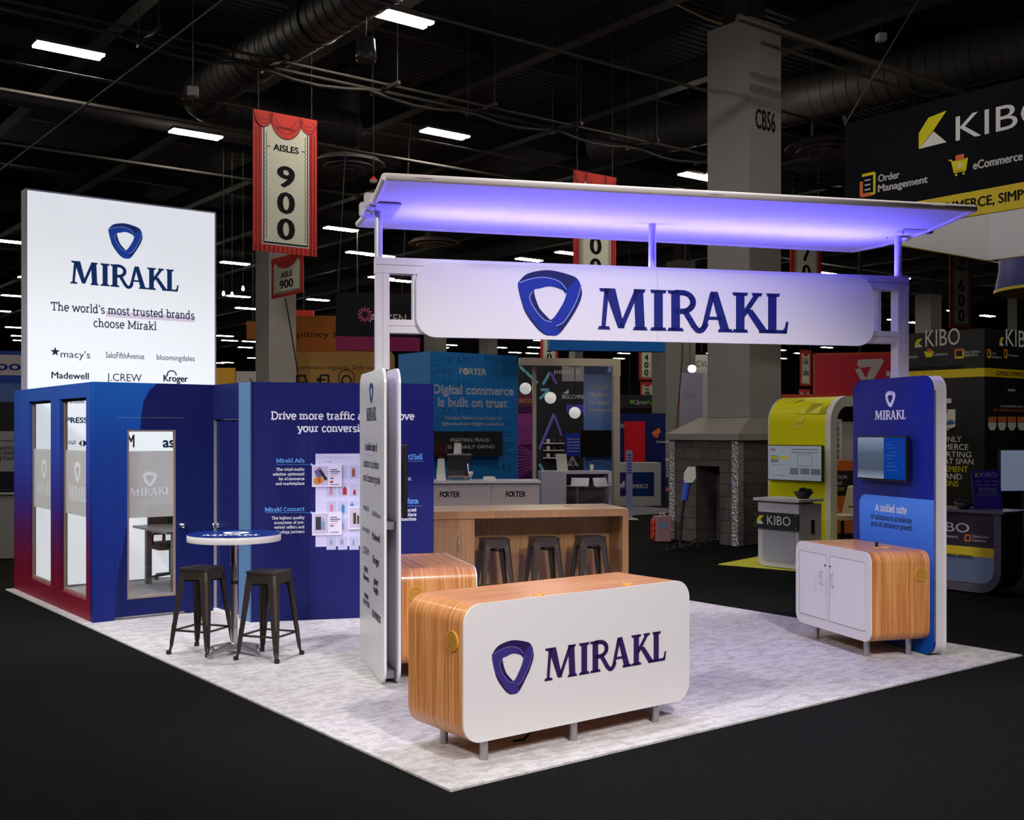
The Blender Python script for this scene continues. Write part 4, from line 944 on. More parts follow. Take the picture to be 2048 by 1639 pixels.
MB().tube([(-.03, .03, .82), (.03, .04, 1.15)], .06, 14, r1=.075).build('plug_body', dmat('plug_blue', (28, 52, 124)), plug)
MB().prism([(-.03, 1.12), (.1, 1.12), (.16, 1.2), (.15, 1.38), (.05, 1.38), (-.02, 1.28)], -.05, .09, 'xz').build('plug_cap', GREYW, plug)
for i in range(4):
    r = .12+.03*(i % 2); MB().tube([(r*cos(a)*1.3-.02+.16*(i-1), r*sin(a)*.5-.1, .03+.04*i+.03*sin(3*a)) for a in [2*pi*k/20 for k in range(21)]], .014, 6).build('cable_coil', BLACKRUB, plug)

# ---- hanging aisle banners
def banner(px0, Y, label, digits, head='AISLES', w=1.22, z0=5.11, z1=7.56, deg=TH, group='numbered aisle banners', small=False):
    pl = plane_at(px0, Y, deg)
    t = thing('aisle_banner', label, 'banner', pl.o, deg, group)
    MB().box(0, w, 0, .025, z0, z1).build('board', REDB, t)
    h = z1-z0; k = min(w/1.22, h/1.45) if small else w/1.22
    p = Print(); p.rectl(.16*k, z0+.13*k, w-.16*k, z1-.12*k); p.build('white_rim', HWHITE, t, -.003)
    p = Print(); p.rectl(.18*k, z0+.15*k, w-.18*k, z1-.1*k); p.build('dark_rim', INKD, t, -.005)
    p = Print(); p.rectl(.2*k, z0+.18*k, w-.2*k, z1-.1*k); p.build('cream_field', CREAM, t, -.007)
    p = Print()
    for s_ in (.22*k, w-.22*k):
        n = int((h-.55*k)/(.075*k))
        for i in range(n):
            c = z0+.26*k+i*.075*k; q = ell(s_, c, .024*k, .034*k, -90 if s_ < w/2 else 90, 90 if s_ < w/2 else 270, 6); p.linel(q, .009*k)
    p.build('scalloped_edge', INKD, t, -.009)
    p = Print(); dr = Print(); zt = z1
    for a, b, d in ((0, .36*k, .26*k), (.3*k, w-.3*k, .42*k), (w-.36*k, w, .26*k)):
        q = ell((a+b)/2, zt-.02, (b-a)/2, d, 180, 360, 14); p.polyl(q)
        for f in (.55, .78): dr.linel(ell((a+b)/2, zt-.02, (b-a)/2*(f+.12), d*f, 195, 345, 12), .012*k)
        dr.linel(ell((a+b)/2, zt-.02, (b-a)/2, d, 180, 360, 14), .016*k)
    p.build('curtain_swag', REDB, t, -.012)
    for i in range(14): dr.rectl(w*(i+.3)/14, z0, w*(i+.5)/14, z0+.12*k)
    for i in range(2): dr.rectl(.05*k+.06*k*i, z0, .062*k+.06*k*i, z1-.3*k); dr.rectl(w-.06*k-.06*k*i, z0, w-.048*k-.06*k*i, z1-.3*k)
    dr.build('curtain_fold', REDD, t, -.014)
    p = Print()
    if small: p.textl(head, w/2, z0+h*.47, .13*h, w*.36, 'k', 'c'); p.textl(digits, w/2, z0+h*.2, .2*h, w*.42, 'k', 'c')
    else:
        p.textl(head, w/2, z1-.66*k, .11*k, .48*k, 'k', 'c'); p.rectl(.24*k, z1-.615*k, .31*k, z1-.6*k); p.rectl(w-.31*k, z1-.615*k, w-.24*k, z1-.6*k)
        if isinstance(digits, str):
            for i, d in enumerate(digits): p.textl(d, w/2, z1-1.28*k-.46*k*i, *(.36*k, .3*k) if d != '1' else (.36*k, None), 'k', 'c')
        else:
            for d, z, c in digits: p.textl(d, w/2, z0+z, c, None, 'k', 'c')
    p.build('banner_lettering', INKD, t, -.011)
    if small:
        for x in (.1, w-.1): MB().tube([(x, .012, z1), (x, .012, 11.2)], .006, 6).build('hanging_wire', CABLE, t)
    if not small:
        for x in (.1, w-.1): MB().tube([(x, .012, z1), (x, .012, 11.2)], .008, 6).build('hanging_wire', CABLE, t)
        p = Print(); p.textl('SHOPTALK', w/2, z1-.28, .05, .36, 'k', 'c'); p.build('swag_lettering', REDD, t, -.0145)
    return t
banner(507, 19.3, 'large red curtain banner numbered 900 hanging left of the canopy', '900')
banner(1148, 23.8, 'red curtain banner behind the canopy, its digits cut by the canopy edge', '800')
banner(1581.5, 27.8, 'red curtain banner numbered 700 between the grey column and the arch post', '700')
banner(1900, 33.8, 'red curtain banner numbered 600 above the black stand on the right', '600')
banner(1081, 59.7, 'far small banner numbered 500 above the booth truss', '500')
banner(1278, 66.9, 'far small banner numbered 400 beside the white hanging sign', '400')
banner(1600, 75.8, 'far small banner numbered 100 and 200 left of the red hanging wall', (('100', 1.45, .3), ('&', 1.15, .14), ('200', .72, .3)))
bp_ = banner(543, 33.2, 'small square aisle board fixed to the grey column below the large aisle banner', '900', 'AISLE', plane_at(543, 33.2, TH-90)(605, 550)[0], 5.92, 7.1, TH-90, small=True)
o = MB().tube([at(571, 596, 32.4), at(638, 998, 32.4)], .02, 6).build('cable', BLACKRUB); tag(o, 'black cable slanting down in front of the grey column left of the kraft signs', 'cable')
banner(1281, 66.0, 'tiny far aisle board under the banner numbered 400', '400', 'AISLE', 1.1, 4.0, 4.95, TH, small=True)
banner(1598, 75, 'tiny far aisle board under the banner numbered 100 and 200', '100-200', 'AISLES', 1.2, 3.7, 4.85, TH, small=True)

# ---- the black and yellow stand on the right
def kmark(p_y, p_w, x, z, h):     # folded letter mark: yellow sheet and white wedge
    p_y.polyl([(x, z), (x, z+.5*h), (x+.34*h, z+.92*h), (x+.96*h, z+1.0*h), (x+.5*h, z+.47*h)]); p_w.polyl([(x+.02*h, z-.0*h), (x+.52*h, z+.45*h), (x+.96*h, z+.02*h)])
c0 = at(1690, YH, 18.1)
ring = thing('hanging_sign', 'huge black and yellow square ring sign hanging top right', 'sign', (c0.x, c0.y), TH-90)
RS, Z0, Z1 = 4.3, 5.13, 6.96
FB = dmat('black_sign_fabric', (11, 11, 15), rough=0.9, spec=.1); FWH = dmat('white_sign_lining', (150, 150, 152), rough=0.8)
wl_ = FWH; 
MB().box(0, RS, 0, .05, Z0+.36, Z1).box(0, RS, RS-.05, RS, Z0+.36, Z1).box(0, .05, .05, RS-.05, Z0+.36, Z1).box(RS-.05, RS, .05, RS-.05, Z0+.36, Z1).build('black_fabric', FB, ring)
MB().box(-.004, RS+.004, -.004, .05, Z0, Z0+.36).box(-.004, RS+.004, RS-.05, RS+.004, Z0, Z0+.36).box(-.004, .05, .05, RS-.05, Z0, Z0+.36).box(RS-.05, RS+.004, .05, RS-.05, Z0, Z0+.36).build('yellow_band', YEL, ring)
MB().box(.06, RS-.06, .052, .058, Z0+.01, Z1-.02).box(.06, RS-.06, RS-.058, RS-.052, Z0+.01, Z1-.02).box(.052, .058, .06, RS-.06, Z0+.01, Z1-.02).box(RS-.058, RS-.052, .06, RS-.06, Z0+.01, Z1-.02).build('white_lining', FWH, ring)
KP = Plane(c0.x, c0.y, TH-90); py_, pw_ = Print(KP), Print(KP)
a, z = KP(1838, 298); kmark(py_, pw_, a, z, KP(1838, 235)[1]-z)
a, z = KP(1912, 282); pw_.textl('KIBO', a, z, .36, 1.5, 's')
for t, px, py, cap, w in (('Order', 1757, 364, .11, .38), ('Management', 1757, 384, .11, .86), ('eCommerce', 1947, 339, .12, .74)):
    a, z = KP(px, py); pw_.textl(t, a, z, cap, w, 'k')
a, z = KP(1720, 392); py_.linel([(a+.05, z), (a+.27, z), (a+.27, z+.32), (a+.05, z+.32)], .045); og = Print(KP); og.linel([(a+.03, z+.22), (a+.03, z), (a+.2, z)], .06)
for i in range(3): pw_.rectl(a+.09, z+.07+.075*i, a+.2, z+.09+.075*i)
a, z = KP(1898, 355); k_ = (KP(1937, 355)[0]-a)/.42
Q = lambda *pts: [(a+x*k_, z+y*k_*1.15) for x, y in pts]
py_.linel(Q((0, .3), (.06, .29), (.12, .07), (.36, .07), (.4, .28)), .02); py_.polyl(Q((.08, .27), (.13, .09), (.35, .09), (.39, .27))); py_.discl(a+.16*k_, z+.02, .02); py_.discl(a+.32*k_, z+.02, .02); og.polyl(Q((.15, .26), (.33, .26), (.33, .36), (.15, .36)))
pw_.polyl([(a+.24*k_+(.05 if i % 2 == 0 else .02)*sin(i*pi/5), z+.2*k_+(.05 if i % 2 == 0 else .02)*cos(i*pi/5)) for i in range(10)])
py_.build('yellow_artwork', HYEL, ring, -.006); og.build('orange_artwork', ORG, ring, -.007); pw_.build('white_lettering', HWHITE, ring, -.008)
p = Print(KP); a, z = KP(1790, 452); p.textl('COMPLEX COMMERCE, SIMPLIFIED.', .62, Z0+.12, .14, 2.9, 'k'); p.build('band_lettering', INKD, ring, -.006)
hl = at(1690, 243, 18.1)
MB().tube([(0, 0, Z1), (1.3, 2.2, 11.2)], .012, 6).build('hanging_wire', CABLE, ring); MB().tube([(RS, 0, Z1), (RS-1.3, 2.2, 11.2)], .012, 6).build('hanging_wire', CABLE, ring)
MB().tube([(0, 0.02, Z1-.02), (.02, -.06, Z1+.12)], .03, 8).build('cable_clip', CABLE, ring)
# black walls
kc = at(1969, YH, 18.2)
KW = dmat('black_stand_wall', (20, 19, 22), rough=0.45); _t = NT(KW); _n = _t.n('ShaderNodeTexVoronoi', distance='MANHATTAN'); _n.inputs['Scale'].default_value = 1.1; _t.l(_t.coords(), _n.inputs['Vector'])
_r = _t.ramp([(0, DIM(9, 9, 10)), (1, DIM(17, 16, 18))], 'CONSTANT'); _r.color_ramp.elements[1].position = .5; _t.l(_n.outputs['Color'], _r.inputs[0]); _t.l(_r.outputs[0], _t.b.inputs['Base Color'])
kw = thing('stand_wall', 'black corner wall of the neighbouring stand with yellow slogan strip', 'wall panel', (kc.x, kc.y), TH)
MB().box(0, 3.4, 0, .12, 0, 3.66).box(0, .12, .12, 1.6, 0, 3.66).build('wall_panel', KW, kw)
MB().box(-.006, 3.4, -.006, 0, 2.87, 3.01).box(-.006, 0, -.006, 1.6, 2.87, 3.01).build('yellow_strip', YEL, kw)
LW = Plane(kc.x, kc.y, TH-90); RW = Plane(kc.x, kc.y, TH)
def wall_art(pl, parent, y, bold):
    yy, ww, oo, dk = Print(pl), Print(pl), Print(pl), Print(pl)
    return yy, ww, oo, dk
sl = bpy.data.objects.new('side_face', None)
bpy.data.objects.remove(sl)
def on_left(pr, name, m, y=-.004):   # artwork on the wall that runs back to the left: turn it into the thing's frame
    me = bpy.data.meshes.new(name); c_, s_ = 0, -1
    me.from_pydata([(y, -a, b) for a, b in pr.v], [], pr.f); me.materials.append(m); o = bpy.data.objects.new(name, me); COL.objects.link(o); o.parent = kw; return o
yy, ww, oo, dk = Print(LW), Print(LW), Print(LW), Print(LW)
a, z = LW(1830, 695); kmark(yy, ww, a, z, LW(1830, 677)[1]-z); a, z = LW(1851, 693); ww.textl('KIBO', a, z, .28, LW(1920, 690)[0]-a, 's')
for t, x0, x1, y, cap in (('Management', 1795, 1836, 718, 7), ('Order', 1795, 1818, 711, 6), ('eCommerce', 1863, 1895, 712, 7), ('Subscription', 1925, 1960, 707, 6), ('Commerce', 1925, 1956, 713, 6)): ww.text(t, x0, y, x1, cap, 'b')
a, z = LW(1848, 718); yy.polyl([(a, z+.13), (a+.04, z+.03), (a+.15, z+.03), (a+.19, z+.13)]); oo.rectl(a+.06, z+.11, a+.14, z+.17); a, z = LW(1911, 715); oo.linel([(a, z), (a, z+.13), (a+.14, z+.13)], .035); yy.linel([(a, z), (a+.14, z), (a+.14, z+.13)], .035)
dk.text('COMPLEX COMMERCE, SIMPLIFIED.', 1817, 742, 1930, 7, 'b')
for t, x0, x1, y in (('THE ONLY', 1852, 1923, 883), ('COMMERCE', 1852, 1937, 898), ('SUPPORTING', 1842, 1943, 912.5), ('WHAT SPAN', 1862, 1947, 926.5)): ww.text(t, x0, y, x1, 11, 's')
for t, x0, x1, y in (('MANAGEMENT', 1842, 1936, 941), ('OPTIONS', 1856, 1917, 970)): yy.text(t, x0, y, x1, 11, 'b')
ww.text('POS, AND', 1854, 956, 1924, 11, 's')
for t, y in (('Best User', 843), ('Adoption', 849), ('2023', 860)): dk.text(t, 1884, y, 1907, 5, 'b')
on_left(yy, 'yellow_artwork', HYEL); on_left(ww, 'white_lettering', HWHITE); on_left(oo, 'orange_artwork', ORG, -.005)
bdg = Print(LW); bdg.poly([(1882, 819), (1911, 818), (1911, 852), (1895, 861), (1882, 857)]); bdg.rect(1878, 797, 1903, 806); on_left(bdg, 'award_badge', GREYW, -.004)
b2 = Print(LW); b2.rect(1882, 842, 1911, 847); on_left(b2, 'badge_stripe', dmat('badge_blue', (30, 90, 150)), -.006); on_left(dk, 'black_lettering', INKD, -.0075)
b3 = Print(LW); b3.disc(1893, 823, 3.4); on_left(b3, 'badge_dot', REDB, -.006)
yy, ww, oo, dk = Print(RW), Print(RW), Print(RW), Print(RW)
a, z = RW(1998, 691); kmark(yy, ww, a, z, RW(1998, 673)[1]-z); a, z = RW(2011, 691); ww.textl('KIBO', a, z, .28, 1.0, 's')
ww.text('Management', 1982, 715, 2003, 5, 'b'); ww.text('eCommerce', 2016, 712, 2036, 5, 'b'); ww.text('Order', 1982, 708, 1992, 5, 'b')
for px in (1974, 2008): a, z = RW(px, 714); yy.linel([(a, z), (a+.08, z), (a+.08, z+.12)], .03); oo.linel([(a, z), (a, z+.12), (a+.08, z+.12)], .03)
dk.textl('COMPLEX COMMERCE, SIMPLIFIED.', RW(1991, 739)[0], 2.905, .07, 1.4, 'b')
ww.text('THE FORRESTER WAVE:', 1999, 814, 2046, 4.5, 's'); oo.text('B2C COMMERCE SOLUTIONS, Q2 2022', 1987, 822, 2060, 5, 'b')
for i in range(4):
    x = 1976+i*19.6; ww.poly([(x, 833), (x+16, 833), (x+16, 852), (x+12, 860), (x+4, 860), (x, 852)]); oo.rect(x, 833, x+16, 843)
lt = Print(RW); lt.rect(2015, 777, 2030, 782); lt.build('blue_badge', dmat('pale_badge_blue', (96, 126, 140)), kw, -.005)
yy.build('yellow_artwork', HYEL, kw, -.008); ww.build('white_lettering', HWHITE, kw, -.005); oo.build('orange_artwork', ORG, kw, -.0085); dk.build('black_lettering', INKD, kw, -.009)
# counter
gk = floor_at(2002, 1192); CP = Plane(gk.x-1.9*SA, gk.y+1.9*CA, TH-90)
ct = thing('stand_counter', 'dark rounded counter with company lettering and acrylic notice on top', 'counter', CP.o, TH-90)
DKC = dmat('dark_counter_laminate', (60, 57, 62), rough=0.4)
fr = MB(); po = rrect(0, .01, 1.9, .98, (.28, .28, .0, .0), 10); pi_ = rrect(.09, .11, 1.81, .97, (.2, .2, .0, .0), 10)
n = len(po); fr.add([(a, 0, b) for a, b in po]+[(a, 0, b) for a, b in pi_]+[(a, .5, b) for a, b in po]+[(a, .5, b) for a, b in pi_],
    [(i, (i+1) % n, n+(i+1) % n, n+i) for i in range(n)]+[(2*n+i, 3*n+i, 3*n+(i+1) % n, 2*n+(i+1) % n) for i in range(n)]+[(i, 2*n+i, 2*n+(i+1) % n, (i+1) % n) for i in range(n)]+[(n+i, n+(i+1) % n, 3*n+(i+1) % n, 3*n+i) for i in range(n)])
fr.build('frame', DKC, ct)
MB().prism(rrect(-.04, .98, 1.96, 1.01, .01), -.05, .55, 'xz').build('counter_top', dmat('dark_gloss_top', (70, 68, 74), rough=.15), ct)
LIT = mat('glowing_frosted_front', (80, 90, 110), .4, emit=.06, ecol=(150, 175, 215))
MB().prism(rrect(.09, .12, 1.81, .6, (.19, .19, 0, 0), 10), .03, .05, 'xz').build('glowing_panel', LIT, ct)
zy0, zy1 = CP(1960, 1114)[1], CP(1960, 1095)[1]
MB().box(.09, 1.81, .02, .06, zy1, .97).build('name_panel', dmat('plum_black_panel', (28, 20, 26)), ct)
MB().box(.09, 1.81, .014, .06, zy0, zy1).build('yellow_strip', YEL, ct)
p = Print(CP); p.text('KIBO', 1858, 1059, 1937, 18, 's'); p.text('eCommerce', 1880, 1073, 1914, 6, 'b'); p.text('Subscription', 1943, 1074, 1976, 5.5, 'b'); p.text('Commerce', 1943, 1082, 1970, 5.5, 'b'); p.build('white_lettering', HWHITE, ct, .016)
p = Print(CP); p.text('COMPLEX COMMERCE, SIMPLIFIED.', 1846, 1108, 1946, 7, 'b'); p.build('black_lettering', INKD, ct, .012)
p = Print(CP); p.line([(1929, 1081), (1929, 1070), (1939, 1069.5), (1939, 1081), (1929, 1081)], .018); p.build('orange_artwork', ORG, ct, .016)
def on_counter(x, y, z=1.01): return tuple(Matrix.Translation(ct.location) @ Matrix.Rotation(ct.rotation_euler.z, 4, 'Z') @ Vector((x, y, z)))
nt = thing('notice_stand', 'purple acrylic notice standing on the dark rounded counter', 'sign', on_counter(1.5, .12), 10)
MB().hexa([(0, 0, 0), (.38, 0, 0), (.38, .012, 0), (0, .012, 0)], [(0, .08, .48), (.38, .08, .48), (.38, .092, .48), (0, .092, .48)]).box(0, .38, 0, .16, 0, .006).build('holder', dmat('violet_notice', (44, 38, 104), rough=.3), nt)
p = Print(); py2 = Print()
kmark(py2, p, .04, .395, .055); p.textl('KIBO', .11, .395, .055, .23, 's'); p.textl('Want to see Kibo in action?', .19, .29, .019, .28, 'b', 'c'); p.textl('Kibo Live Demos', .19, .235, .03, .23, 'k', 'c'); p.textl('March 27 & 28, 2023', .19, .2, .02, .23, 'b', 'c'); p.textl('10:15 am, 12 pm, 3 pm PST', .19, .17, .02, .28, 'b', 'c')
for x, t in ((.04, 'Order'), (.15, 'eCommerce'), (.27, 'Subscription')): p.textl(t, x, .34, .015, .085, 'b')
for pr, nm, mm in ((p, 'white_lettering', HWHITE), (py2, 'yellow_artwork', HYEL)):
    o = pr.build(nm, mm, nt, -.004); me = o.data
    for v in me.vertices: v.co.y = v.co.z*.08/.48-.004
bw = thing('bowl', 'dark bowl of sweets on the dark rounded counter', 'bowl', on_counter(1.36, .1), 0)
MB().lathe([(.04, 0), (.07, .01), (.115, .08), (.107, .08), (.065, .02), (.01, .015)], 24).build('bowl_shell', dmat('dark_glass_bowl', (30, 30, 34), rough=.15), bw)
sw_ = MB(); random.seed(4)
for i in range(26):
    a = random.random()*6.28; r = random.random()*.075; sw_.box(r*cos(a)-.02, r*cos(a)+.02, r*sin(a)-.015, r*sin(a)+.015, .06+random.random()*.04, .08+random.random()*.04)
o = sw_.build('wrapped_sweets', dmat('dark_wrapper', (46, 40, 44), rough=.3), bw); o['kind'] = 'stuff'
fl_ = thing('leaflets', 'fanned white leaflets on the dark rounded counter beside the bowl', 'leaflet', on_counter(.85, .2), 15)
for i in range(4): MB().box(-.1, .1, -.14, .14, .003*i, .003*i+.002).build('leaflet', GREYW, fl_, rot=-20+14*i)
mo = at(2022, 945, 17.2)
mn = thing('monitor', 'pale glowing monitor on the far right beside the black stand wall', 'monitor', (mo.x-.17, mo.y), 12)
MB().box(0, 1.0, 0, .05, mo.z-.3, mo.z+.36).build('housing', BLK, mn, bevel=.005)
MB().box(.015, .985, -.003, .0, mo.z-.28, mo.z+.345).build('screen', mat('pale_screen_image', (120, 130, 150), .3, emit=.22, ecol=(175, 190, 225)), mn)
MB().box(.45, .55, .05, .1, .0, mo.z).build('stand_pole', BLK, mn)

# ---- yellow arch with screen and small white counter
g = floor_at(1537, 1112); AY = 18.0
ya = thing('arch_wall', 'yellow curved arch wall with white edge in the black and yellow stand', 'arch', (at(1537, YH, AY).x, AY), TH-90)
YP = Plane(at(1537, YH, AY).x, AY, TH-90)
yw = YP(1654, 900)[0]; ytop = YP(1600, 793)[1]
YARC = dmat('yellow_arch_print', (172, 152, 8), rough=.4); _t = NT(YARC)
_n = _t.n('ShaderNodeTexVoronoi', distance='CHEBYCHEV'); _n.inputs['Scale'].default_value = 3.2; _t.l(_t.coords((1, .3, 1)), _n.inputs['Vector']); _gm = _t.n('ShaderNodeSeparateXYZ'); _tc = _t.n('ShaderNodeTexCoord'); _t.l(_tc.outputs['Object'], _gm.inputs[0])
prof = [(0.0, 0)]+[(0, ytop-.42)]+[(.42-.42*cos(radians(a)), ytop-.42+.42*sin(radians(a))) for a in range(8, 91, 8)]+[(1.5, ytop)]
def strip_wall(prof, x0, x1, th, name, m, parent):    # curved sheet: up the front and over the top
    vs = []; 
    for (y, z) in prof: vs += [(x0, y, z), (x1, y, z)]
    nrm = []
    n = len(prof); k_ = MB(); inner = []
    for i, (y, z) in enumerate(prof):
        y2 = y+(th if i < 2 else th*cos(radians(min(90, 8*(i-1))))); z2 = z-(0 if i < 2 else th*sin(radians(min(90, 8*(i-1)))))
        if i == n-1: y2 = y; z2 = z-th
        inner += [(x0, y2, z2), (x1, y2, z2)]
    k_.add(vs+inner, [(2*i, 2*i+1, 2*i+3, 2*i+2) for i in range(n-1)]+[(2*n+2*i, 2*n+2*i+2, 2*n+2*i+3, 2*n+2*i+1) for i in range(n-1)]+[(2*i, 2*i+2, 2*n+2*i+2, 2*n+2*i) for i in range(n-1)]+[(2*i+1, 2*n+2*i+1, 2*n+2*i+3, 2*i+3) for i in range(n-1)])
    return k_.build(name, m, parent)
strip_wall(prof, .012, yw-.03, .1, 'yellow_shell', YARC, ya)
strip_wall([(y-.004, z+.006) for y, z in prof], yw-.03, yw+.07, .16, 'white_edge', GREYW, ya); strip_wall([(y-.004, z+.006) for y, z in prof], -.008, .012, .12, 'white_edge', GREYW, ya)
def tri(name, m, tris):
    p = Print(); N_ = 8
    for t in tris:
        A_, B_, C_ = [YP(*q) for q in t]
        bc = lambda i, j: (A_[0]+(B_[0]-A_[0])*i/N_+(C_[0]-A_[0])*j/N_, A_[1]+(B_[1]-A_[1])*i/N_+(C_[1]-A_[1])*j/N_)
        for i in range(N_):
            for j in range(N_-i):
                p.polyl([bc(i, j), bc(i+1, j), bc(i, j+1)])
                if i+j < N_-1: p.polyl([bc(i+1, j), bc(i+1, j+1), bc(i, j+1)])
    me = bpy.data.meshes.new(name)
    def wrap(x, z):              # lay the print on the curved face
        if z <= ytop-.42: return (x, -.003, z)
        s_ = min(1, (z-(ytop-.42))/.42); return (x, .42-sqrt(max(0, 1-s_*s_))*.428-.004, z+.006)
    me.from_pydata([wrap(*v) for v in p.v], [], p.f); me.materials.append(m); o = bpy.data.objects.new(name, me); COL.objects.link(o); o.parent = ya
tri('olive_triangle', dmat('olive_print', (118, 112, 26)), [[(1616, 806), (1640, 808), (1611, 828)], [(1652, 806), (1650, 827), (1632, 828)], [(1590, 803), (1600, 799), (1582, 806)], [(1575, 806), (1585, 798), (1594, 800)]])
tri('lime_triangle', dmat('lime_print', (166, 164, 50)), [[(1640, 808), (1636, 828), (1612, 827)], [(1588, 826), (1610, 812), (1610, 828)], [(1608, 830), (1607, 852), (1584, 856)], [(1560, 799), (1575, 797), (1560, 806)]])
tvp = YP.shift(-.09); a, z1 = tvp(1535, 889); b, z0 = tvp(1644, 964)
t3 = thing('television', 'lit white wall screen on the yellow arch', 'television', ya.location[:2], TH-90)
MB().box(a, b, -.09, -.04, z0, z1).build('housing', BLACKP, t3); s3 = MB().box(a+.012, b-.012, -.092, -.09, z0+.014, z1-.012).build('screen', mat('lit_page', (150, 158, 170), .3, emit=.16, ecol=(200, 215, 232)), t3)
MB().box((a+b)/2-.2, (a+b)/2+.2, -.04, -.001, (z0+z1)/2-.1, (z0+z1)/2+.1).build('wall_bracket', BLACKRUB, t3)
p = Print(tvp)
for q in ((1542, 910, 1557, 924), (1580, 935, 1597, 948), (1601, 936, 1619, 948), (1622, 937, 1641, 949), (1595, 908, 1624, 909), (1595, 930, 1624, 931), (1595, 908, 1596, 931), (1623, 908, 1624, 931), (1544, 928, 1571, 929), (1544, 949, 1571, 950), (1583, 897, 1636, 899), (1583, 903, 1636, 905)): p.rect(*q)
p.build('page_artwork', dmat('page_grey', (92, 100, 114)), s3, -.0935); p = Print(tvp); p.rect(1543, 912, 1556, 917); p.rect(1559, 912, 1576, 917); p.build('page_highlight', HYEL, s3, -.0945)
p = Print(tvp); p.text('ACE', 1541, 901, 1551, 5, 'k'); p.build('page_red', REDB, s3, -.0935)
pc = floor_at(1570, 1137)
wc = thing('promo_counter', 'white promo counter with black name plate in front of the yellow arch', 'counter', (at(1513, YH, 16.41).x, 16.41), TH-90)
WP = Plane(at(1513, YH, 16.41).x, 16.41, TH-90); cw_ = WP(1598, 1000)[0]; cwr = cw_+.03
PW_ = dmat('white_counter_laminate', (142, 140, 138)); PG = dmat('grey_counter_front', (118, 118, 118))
MB().prism(rrect(.03, .01, cw_, .93, (.1, .0, 0, 0), 8), .0, .5, 'xz').build('carcass', PW_, wc)
MB().prism(rrect(.12, .08, cw_-.07, .8, (.08, .08, .02, .02), 8), -.01, .0, 'xz').build('front_panel', PG, wc)
MB().box(cw_, cw_+.008, .04, .5, .08, .93).build('side_panel', PW_, wc); MB().box(cw_+.004, cw_+.012, .26, .34, .5, .7).build('side_socket', BLK, wc)
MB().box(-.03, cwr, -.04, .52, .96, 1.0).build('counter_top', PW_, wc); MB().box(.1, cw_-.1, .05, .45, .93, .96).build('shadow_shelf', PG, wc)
npz = WP(1520, 1054)[1]; npt = WP(1520, 1022)[1]
nm = MB().prism(rrect(.0, npz, cw_+.03, npt, .02), -.06, -.035, 'xz').build('name_plate', BLK, wc)
p = Print(); q = Print(); kmark(q, p, .06, npz+.06, .13); p.textl('KIBO', .25, npz+.06, .13, .42, 's'); p.build('white_lettering', HWHITE, nm, -.062); q.build('yellow_artwork', HYEL, nm, -.062)
s_ = MB()
for x in (.03, cw_): 
    for z in (npz+.03, npt-.03): s_.disc((x, 0, z), .012, -.068, -.03, 'y', 12)
s_.build('stand_off_bolt', STEEL, nm)
b2 = thing('bowl', 'black bowl of sweets on the white promo counter', 'bowl', WP.world(cw_-.16, .3)+(1.0,), 0)
b2.location.z = 1.0
MB().lathe([(.05, 0), (.08, .01), (.15, .1), (.14, .1), (.08, .02), (.01, .015)], 20).build('bowl_shell', BLK, b2)
sx_ = MB()
for i in range(24): a = random.random()*6.28; r = random.random()*.11; sx_.box(r*cos(a)-.025, r*cos(a)+.025, r*sin(a)-.015, r*sin(a)+.015, .06+random.random()*.05, .1+random.random()*.06)
o = sx_.build('wrapped_sweets', BLK, b2); o['kind'] = 'stuff'
q0 = floor_at(1436, 1127); q1 = floor_at(1592, 1140)
yc = MB().box(0, 2.4, 0, 3.0, -.013, -.002).build('carpet', dmat('yellow_carpet', (140, 138, 40), rough=.95), loc=q0, rot=math.degrees(atan2(q1.y-q0.y, q1.x-q0.x))); tag(yc, 'yellow carpet under the yellow arch and promo counter', 'carpet')
# orange partition, chair and shelf seen through the arch
opn = plane_at(1640, 21.5, 8); ob = thing('partition', 'orange partition with black slogan block seen through the yellow arch', 'wall panel', opn.o, 8)
a, z1 = opn(1650, 921); b = opn(1745, 921)[0]
MB().box(a-.3, b, 0, .08, 0, z1).build('panel', ORG, ob); MB().box(a-.2, b, -.012, 0, opn(1650, 990)[1], opn(1650, 941)[1]).build('slogan_block', BLK, ob)
p = Print(opn); p.text('SOPHISTICATION', 1630, 957.5, 1693, 7); p.text('OPTIONS AND', 1637, 969.5, 1684, 7); p.build('white_lettering', HWHITE, ob, -.015)
p = Print(opn); p.text('EXPECTATIONS', 1637, 981, 1688, 7, 'b'); p.build('yellow_lettering', HYEL, ob, -.015)
sf = plane_at(1660, 22.5, 8); sh = thing('shelf_rack', 'white open shelf rack with green boxes behind the yellow arch', 'rack', sf.o, 8)
a, z1 = sf(1660, 838); b, z0 = sf(1684, 921)
m = MB().box(b-.05, b, 0, .3, 0, z1).box(a-.1, a-.05, 0, .3, 0, z1).box(a-.1, b, 0, .3, z1-.05, z1); m.build('frame', GREYW, sh)
for i in range(7): z = z0+(z1-z0)*i/7.3; MB().box(a-.05, b-.05, .0, .3, z, z+.018).build('shelf_board', GREYW, sh)
for i in range(6):
    z = z0+(z1-z0)*i/7.3+.018; o = MB().box(a, b-.08, .06, .26, 0, .075).build('carton', dmat('green_carton', (50, 96, 44)), loc=(*sf.world(0, 0), z), rot=8); tag(o, 'flat green carton lying on the white open shelf rack behind the yellow arch', 'box', 'cartons on the shelf rack')
wp = plane_at(1684, 23.5, 8); o = MB().box(0, 1.2, 0, .05, wp(1684, 921)[1], wp(1684, 843)[1]).box(0, 1.2, .0, .05, 0, .3).build('poster_board', dmat('pale_poster', (130, 128, 130)), loc=(*wp.o, 0), rot=8); tag(o, 'pale poster board with navy edge behind the shelf rack', 'board')
